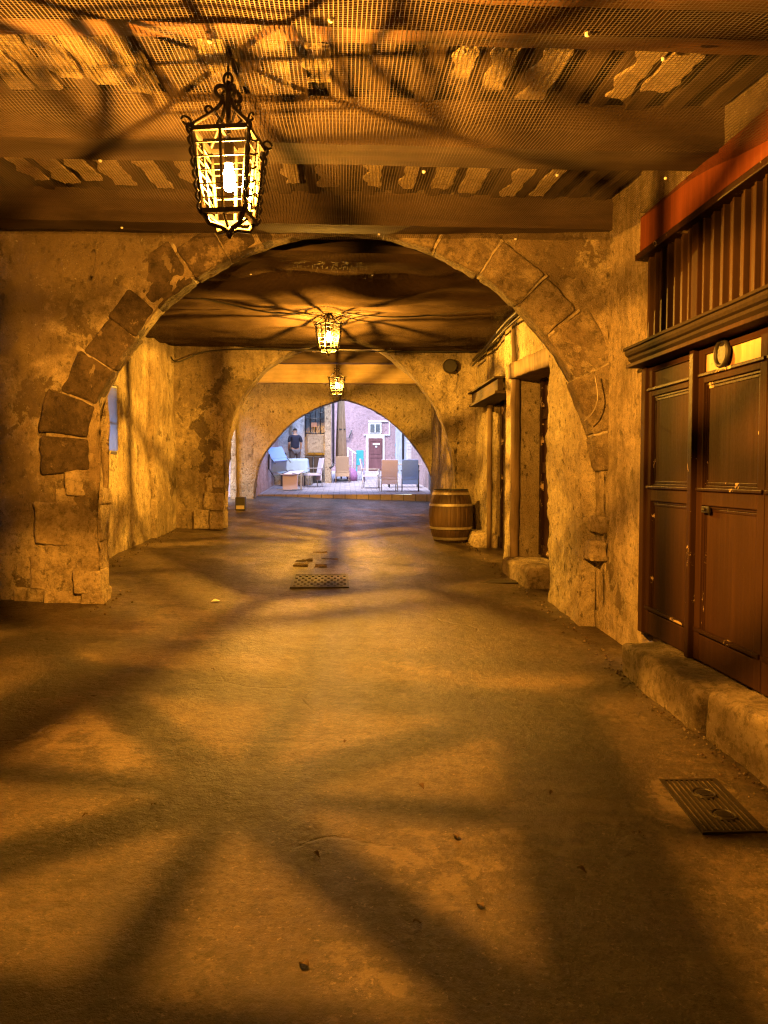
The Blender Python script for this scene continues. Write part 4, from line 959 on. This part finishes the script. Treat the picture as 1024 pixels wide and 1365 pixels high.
# terrace chairs; local frame: seat faces -y (front), origin on the ground
def make_chair(label, back_mat, seat_mat, leg_mat):
    t = thing('terrace_chair', label, 'chair', (0, 0, 0), 'terrace chairs in the courtyard')
    R = Matrix.Rotation(math.radians(-11), 3, 'X')
    m = MB(); m.box((-.25, .2, .42), (.25, .235, .98), 0, R, (0, .22, .42)); m.build('backrest', back_mat, t, bevel=.012)
    m = MB(); m.box((-.25, -.26, .385), (.25, .24, .42)); m.build('seat', back_mat, t, bevel=.01)
    m = MB(); m.box((-.23, -.25, .42), (.23, .17, .475)); m.build('cushion', seat_mat, t, bevel=.02)
    m = MB(); m.box((-.24, .205, .22), (.24, .23, .385)); m.build('back_apron', back_mat, t, bevel=.005)
    for sx in (-1, 1):
        m = MB(); m.tube([(sx*.26, -.24, 0), (sx*.26, -.25, .62)], .014, 8); m.build('leg', leg_mat, t, smooth=True)
        m = MB(); m.tube([(sx*.25, .26, 0), (sx*.25, .22, .4)], .014, 8); m.build('leg', leg_mat, t, smooth=True)
        m = MB(); m.box((sx*.27-.025, -.27, .62), (sx*.27+.025, .28, .645)); m.build('armrest', leg_mat, t, bevel=.006)
    return t
def place(t, px, py, rz, Y=None):
    d = ray(px, py); tt = (1.6-.12)/(SL*d.y - d.z); q = CAM + d*tt; t.location = (q.x, q.y, cz(q.y)); t.rotation_euler = (0, 0, rz); return q
c1_ = make_chair('mauve armchair seen from behind, left of the blue one', M['taupe_fabric'], M['cushion'], M['chair_metal']); q1 = place(c1_, 518, 655, math.radians(180)); c1_.rotation_euler[2] = math.radians(4) + math.pi
c2_ = make_chair('blue backed armchair seen from behind, near the right rose wall', M['blue_fabric'], M['cushion'], M['dark_metal']); place(c2_, 547, 655, math.pi+math.radians(-6))
c3_ = dup(c1_, (0, 0, 0), 0, 'mauve armchair in profile turned right, beside the pair at the table'); place(c3_, 494, 651, math.radians(82))
c4_ = dup(c1_, (0, 0, 0), 0, 'mauve armchair with white cushion turned left, beside the tipped blue one'); place(c4_, 417, 649, math.radians(-70))
c5_ = make_chair('tan armchair seen from behind at the foot of the parasol', M['tan_fabric'], M['cushion'], M['tan_fabric']); place(c5_, 457, 643, math.pi+math.radians(-4))
for c_ in (c1_, c2_):        # seen from behind: the back is toward the camera
    c_.rotation_euler[2] -= 0
c6_ = dup(c2_, (0, 0, 0), 0, 'blue armchair tipped forward against the cloth covered table'); q = place(c6_, 377, 653, 0)
c6_.rotation_euler = (math.radians(62), math.radians(6), math.radians(200)); c6_.location = (q.x, q.y, cz(q.y)+.62)
c7_ = dup(c1_, (0, 0, 0), 0, 'mauve armchair upside down under the tipped blue one'); q = place(c7_, 381, 655, 0)
c7_.rotation_euler = (math.radians(90), 0, math.radians(160)); c7_.location = (q.x-.02, q.y-.1, cz(q.y)+.3)
def table(label, px, py, top, w, h):
    d = ray(px, py); tt = 1.48/(SL*d.y - d.z); q = CAM + d*tt; q.z = cz(q.y); t = thing('terrace_table', label, 'table', q)
    m = MB(); m.box((q.x-w/2, q.y-.35, q.z+h-.03), (q.x+w/2, q.y+.35, q.z+h)); m.build('tabletop', top, t, bevel=.008)
    for sx in (-1, 1):
        for sy in (-1, 1): m = MB(); m.tube([(q.x+sx*w*.42, q.y+sy*.28, q.z), (q.x+sx*w*.42, q.y+sy*.28, q.z+h-.03)], .018, 8); m.build('leg', M['dark_metal'], t, smooth=True)
    return t
table('pale tabletop behind the mauve and blue armchairs', 538, 650, M['chair_metal'], 1.15, .78)
tb = table('bare table under a pale blue cloth, below the standing person', 391, 648, M['chair_metal'], .92, .93)
q = tb.location; m = MB(); hx, hy = .5, .39
prof = [(-hx, -hy), (hx, -hy), (hx, hy), (-hx, hy)]; per_ = []
for i in range(4):
    a = Vector((*prof[i], 0)); b = Vector((*prof[(i+1) % 4], 0))
    for k in range(14): per_.append(a.lerp(b, k/14))
n = len(per_); vs = []
for z, e in ((.942, .94), (.942, 1.0), (.85, 1.02), (.7, 1.05), (.5+.0, 1.09)):
    for k, p_ in enumerate(per_): wv = 1+.03*math.sin(k*1.9)*(1 if z < .9 else 0); vs.append((q.x+p_.x*e*wv, q.y+p_.y*e*wv, q.z+z-(.06*math.sin(k*.7) if z < .6 else 0)))
m.add(vs, [(i*n+k, i*n+(k+1) % n, (i+1)*n+(k+1) % n, (i+1)*n+k) for i in range(4) for k in range(n)] + [tuple(range(n))])
tag(m.build('tablecloth', M['pale_blue'], smooth=True, origin=q), 'pale blue cloth draped over the table below the standing person', 'tablecloth')
# turquoise chair and bundle
p = at(480, 640, 31); p.z = cz(31); tq = thing('high_chair', 'tall turquoise plastic chair in front of the pink house', 'chair', p)
m = MB()
for sx in (-1, 1):
    for sy in (-1, 1): m.tube([(p.x+sx*.17, p.y+sy*.2, p.z), (p.x+sx*.12, p.y+sy*.12, p.z+.62)], .025, 8)
m.build('legs', M['turq'], tq, smooth=True)
m = MB(); m.box((p.x-.16, p.y-.17, p.z+.6), (p.x+.16, p.y+.16, p.z+.64)); m.build('seat', M['turq'], tq, bevel=.01)
m = MB(); m.box((p.x-.15, p.y+.12, p.z+.64), (p.x+.15, p.y+.16, p.z+1.2)); m.build('backrest', M['turq'], tq, bevel=.015)
p = at(469, 640, 30.5); p.z = cz(30.5); m = MB(); m.lathe([(.02, 0), (.2, .02), (.24, .18), (.2, .36), (.1, .48), (.02, .5)], p, 14); m.v = [v_+dn(v_*3, 1.2) for v_ in m.v]
tag(m.build('cloth_bundle', M['purple'], smooth=True), 'pink and purple bundle on the ground beside the turquoise chair', 'bundle')

# ------------------------------------------------------------------ person
pp = at(393.5, 600, 28.0); fx, fy, fzz = pp.x, 28.0, cz(28)+.335
top = at(393, 570.5, 28.0).z; S = (top-fzz)/1.76
per = thing('person', 'person with dark hair in navy t-shirt, seen from behind', 'person', (fx, fy, fzz))
def skin(name, verts, edges, radii, mat, parent, root=0, lvl=2, smooth=True):
    me = bpy.data.meshes.new(name); me.from_pydata([Vector(v_)*S for v_ in verts], edges, []); me.materials.append(mat)
    o = bpy.data.objects.new(name, me); C.objects.link(o); o.parent = parent
    sk = o.modifiers.new('skin', 'SKIN'); sk.use_smooth_shade = True
    for i, r in enumerate(radii):
        d = me.skin_vertices[0].data[i]; r = r if isinstance(r, tuple) else (r, r); d.radius = (r[0]*S, r[1]*S); d.use_root = (i == root)
    o.modifiers.new('sub', 'SUBSURF').levels = lvl; o.modifiers['sub'].render_levels = lvl; return o
if not bpy.data.meshes.get('probe'):
    pass
def chain_body():
    V = [(0,0,.95),(0,.01,1.12),(0,.0,1.32),(0,.01,1.46),(0,-.0,1.54),(0,.02,1.62),(0,.03,1.7),
         (-.19,.0,1.42),(-.235,-.02,1.15),(-.2,.17,1.0),(-.19,.21,.965),
         (.19,.0,1.42),(.24,.0,1.15),(.23,.08,.91),(.225,.1,.85),
         (-.1,0,.9),(-.11,.0,.5),(-.11,-.02,.09),(-.115,.12,.03),
         (.1,0,.9),(.115,.02,.5),(.12,-.02,.09),(.13,.12,.03)]
    E = [(0,1),(1,2),(2,3),(3,4),(4,5),(5,6),(3,7),(7,8),(8,9),(9,10),(3,11),(11,12),(12,13),(13,14),(0,15),(15,16),(16,17),(17,18),(0,19),(19,20),(20,21),(21,22)]
    Rr = [(.15,.11),(.14,.1),(.165,.11),(.12,.09),.055,(.075,.092),(.07,.088),.055,.043,.032,.03,.055,.043,.032,.03,.085,.058,.042,.038,.085,.058,.042,.038]
    for hb, d in ((10, (.06, .12, -.1)), (14, (0.02, .03, -.15))):      # palm and five fingers per hand
        b = Vector(V[hb]); dv = Vector(d).normalized(); sd = dv.cross(Vector((1, .2, 0))).normalized()
        for k, (off, ln) in enumerate(((-.028, .07), (-.01, .082), (.01, .078), (.028, .06), (.045, .045))):
            i = len(V); k0 = .02 if k == 4 else .06
            V.append(tuple(b+dv*k0+sd*off)); V.append(tuple(b+dv*(k0+ln*.6)+sd*off*1.15)); V.append(tuple(b+dv*(k0+ln)+sd*off*1.1+Vector((0, .015, 0))))
            E.extend([(hb, i), (i, i+1), (i+1, i+2)]); Rr.extend([.01, .009, .008])
    return V, E, Rr
V, E, Rr = chain_body(); body = skin('body', V, E, Rr, M['skin'], per)
# clothes as closed shells a little larger than the body
skin('t_shirt', [(0,0,.93),(0,.0,1.12),(0,0,1.32),(0,.0,1.455),(-.2,0,1.42),(-.245,-.01,1.2),(.2,0,1.42),(.25,0,1.2)], [(0,1),(1,2),(2,3),(3,4),(4,5),(3,6),(6,7)], [(.18,.135),(.165,.125),(.19,.135),(.13,.105),.075,.066,.075,.066], M['navy'], per)
skin('shorts', [(0,0,.96),(-.1,0,.88),(-.115,0,.52),(.1,0,.88),(.12,.01,.52)], [(0,1),(1,2),(0,3),(3,4)], [(.17,.13),.115,.085,.115,.085], M['grey_cloth'], per)
skin('hair', [(0,-.005,1.64),(0,.01,1.70),(0,.03,1.735)], [(0,1),(1,2)], [(.078,.085),(.082,.098),(.06,.07)], M['hair'], per)
for sx in (-.113, .125):
    m = MB(); m.lathe([(.045, 0), (.05, .03), (.04, .07)], (fx+sx*S, fy, fzz), 10); m.box((fx+sx*S-.045, fy-.06, fzz), (fx+sx*S+.045, fy+.2, fzz+.055)); m.build('shoe', M['shoe'], per, bevel=.015)
m = MB()                                  # nose, ears and mouth on the far side of the head
for sx in (-1, 1):
    m.lathe([(.004, -.03), (.016, -.01), (.018, .01), (.006, .032)], Vector((fx, fy, fzz))+Vector((sx*.082, .02, 1.635))*S, 8)
m.lathe([(.017, -.03), (.014, 0), (.006, .03)], Vector((fx, fy, fzz))+Vector((0, .118, 1.625))*S, 8)
m.build('ears_and_nose', M['skin'], per, smooth=True)
per.rotation_euler = (0, 0, math.radians(20))

# ------------------------------------------------------------------ light
W = bpy.data.worlds.new('World'); bpy.context.scene.world = W; W.use_nodes = True
nt = W.node_tree; sky = nt.nodes.new('ShaderNodeTexSky'); sky.sky_type = 'NISHITA'; sky.sun_disc = False
sky.sun_elevation = math.radians(60); sky.sun_rotation = math.radians(200); sky.altitude = 50; sky.ozone_density = 3
nt.links.new(sky.outputs[0], nt.nodes['Background'].inputs[0]); nt.nodes['Background'].inputs[1].default_value = .15
sd = bpy.data.lights.new('sun', 'SUN'); sd.energy = .7; sd.angle = math.radians(20); sd.color = (1, .93, .9)
so = bpy.data.objects.new('sun', sd); C.objects.link(so); so.rotation_euler = (math.radians(30), 0, math.radians(-20))
sc = bpy.context.scene
sc.view_settings.view_transform = 'Standard'; sc.view_settings.look = 'None'; sc.view_settings.exposure = 3.2; sc.view_settings.gamma = 1; sc.view_settings.use_curve_mapping = False
sc.cycles.use_denoising = True; sc.cycles.denoising_input_passes = 'RGB_ALBEDO_NORMAL'; sc.cycles.denoising_prefilter = 'NONE'; sc.cycles.caustics_reflective = False; sc.cycles.caustics_refractive = False; sc.cycles.filter_width = 1.25; sc.cycles.max_bounces = 8; sc.cycles.diffuse_bounces = 1; sc.cycles.glossy_bounces = 2; sc.cycles.transparent_max_bounces = 16; sc.cycles.sample_clamp_indirect = .5
for o in list(bpy.data.objects):
    if '_o' in o: del o['_o']
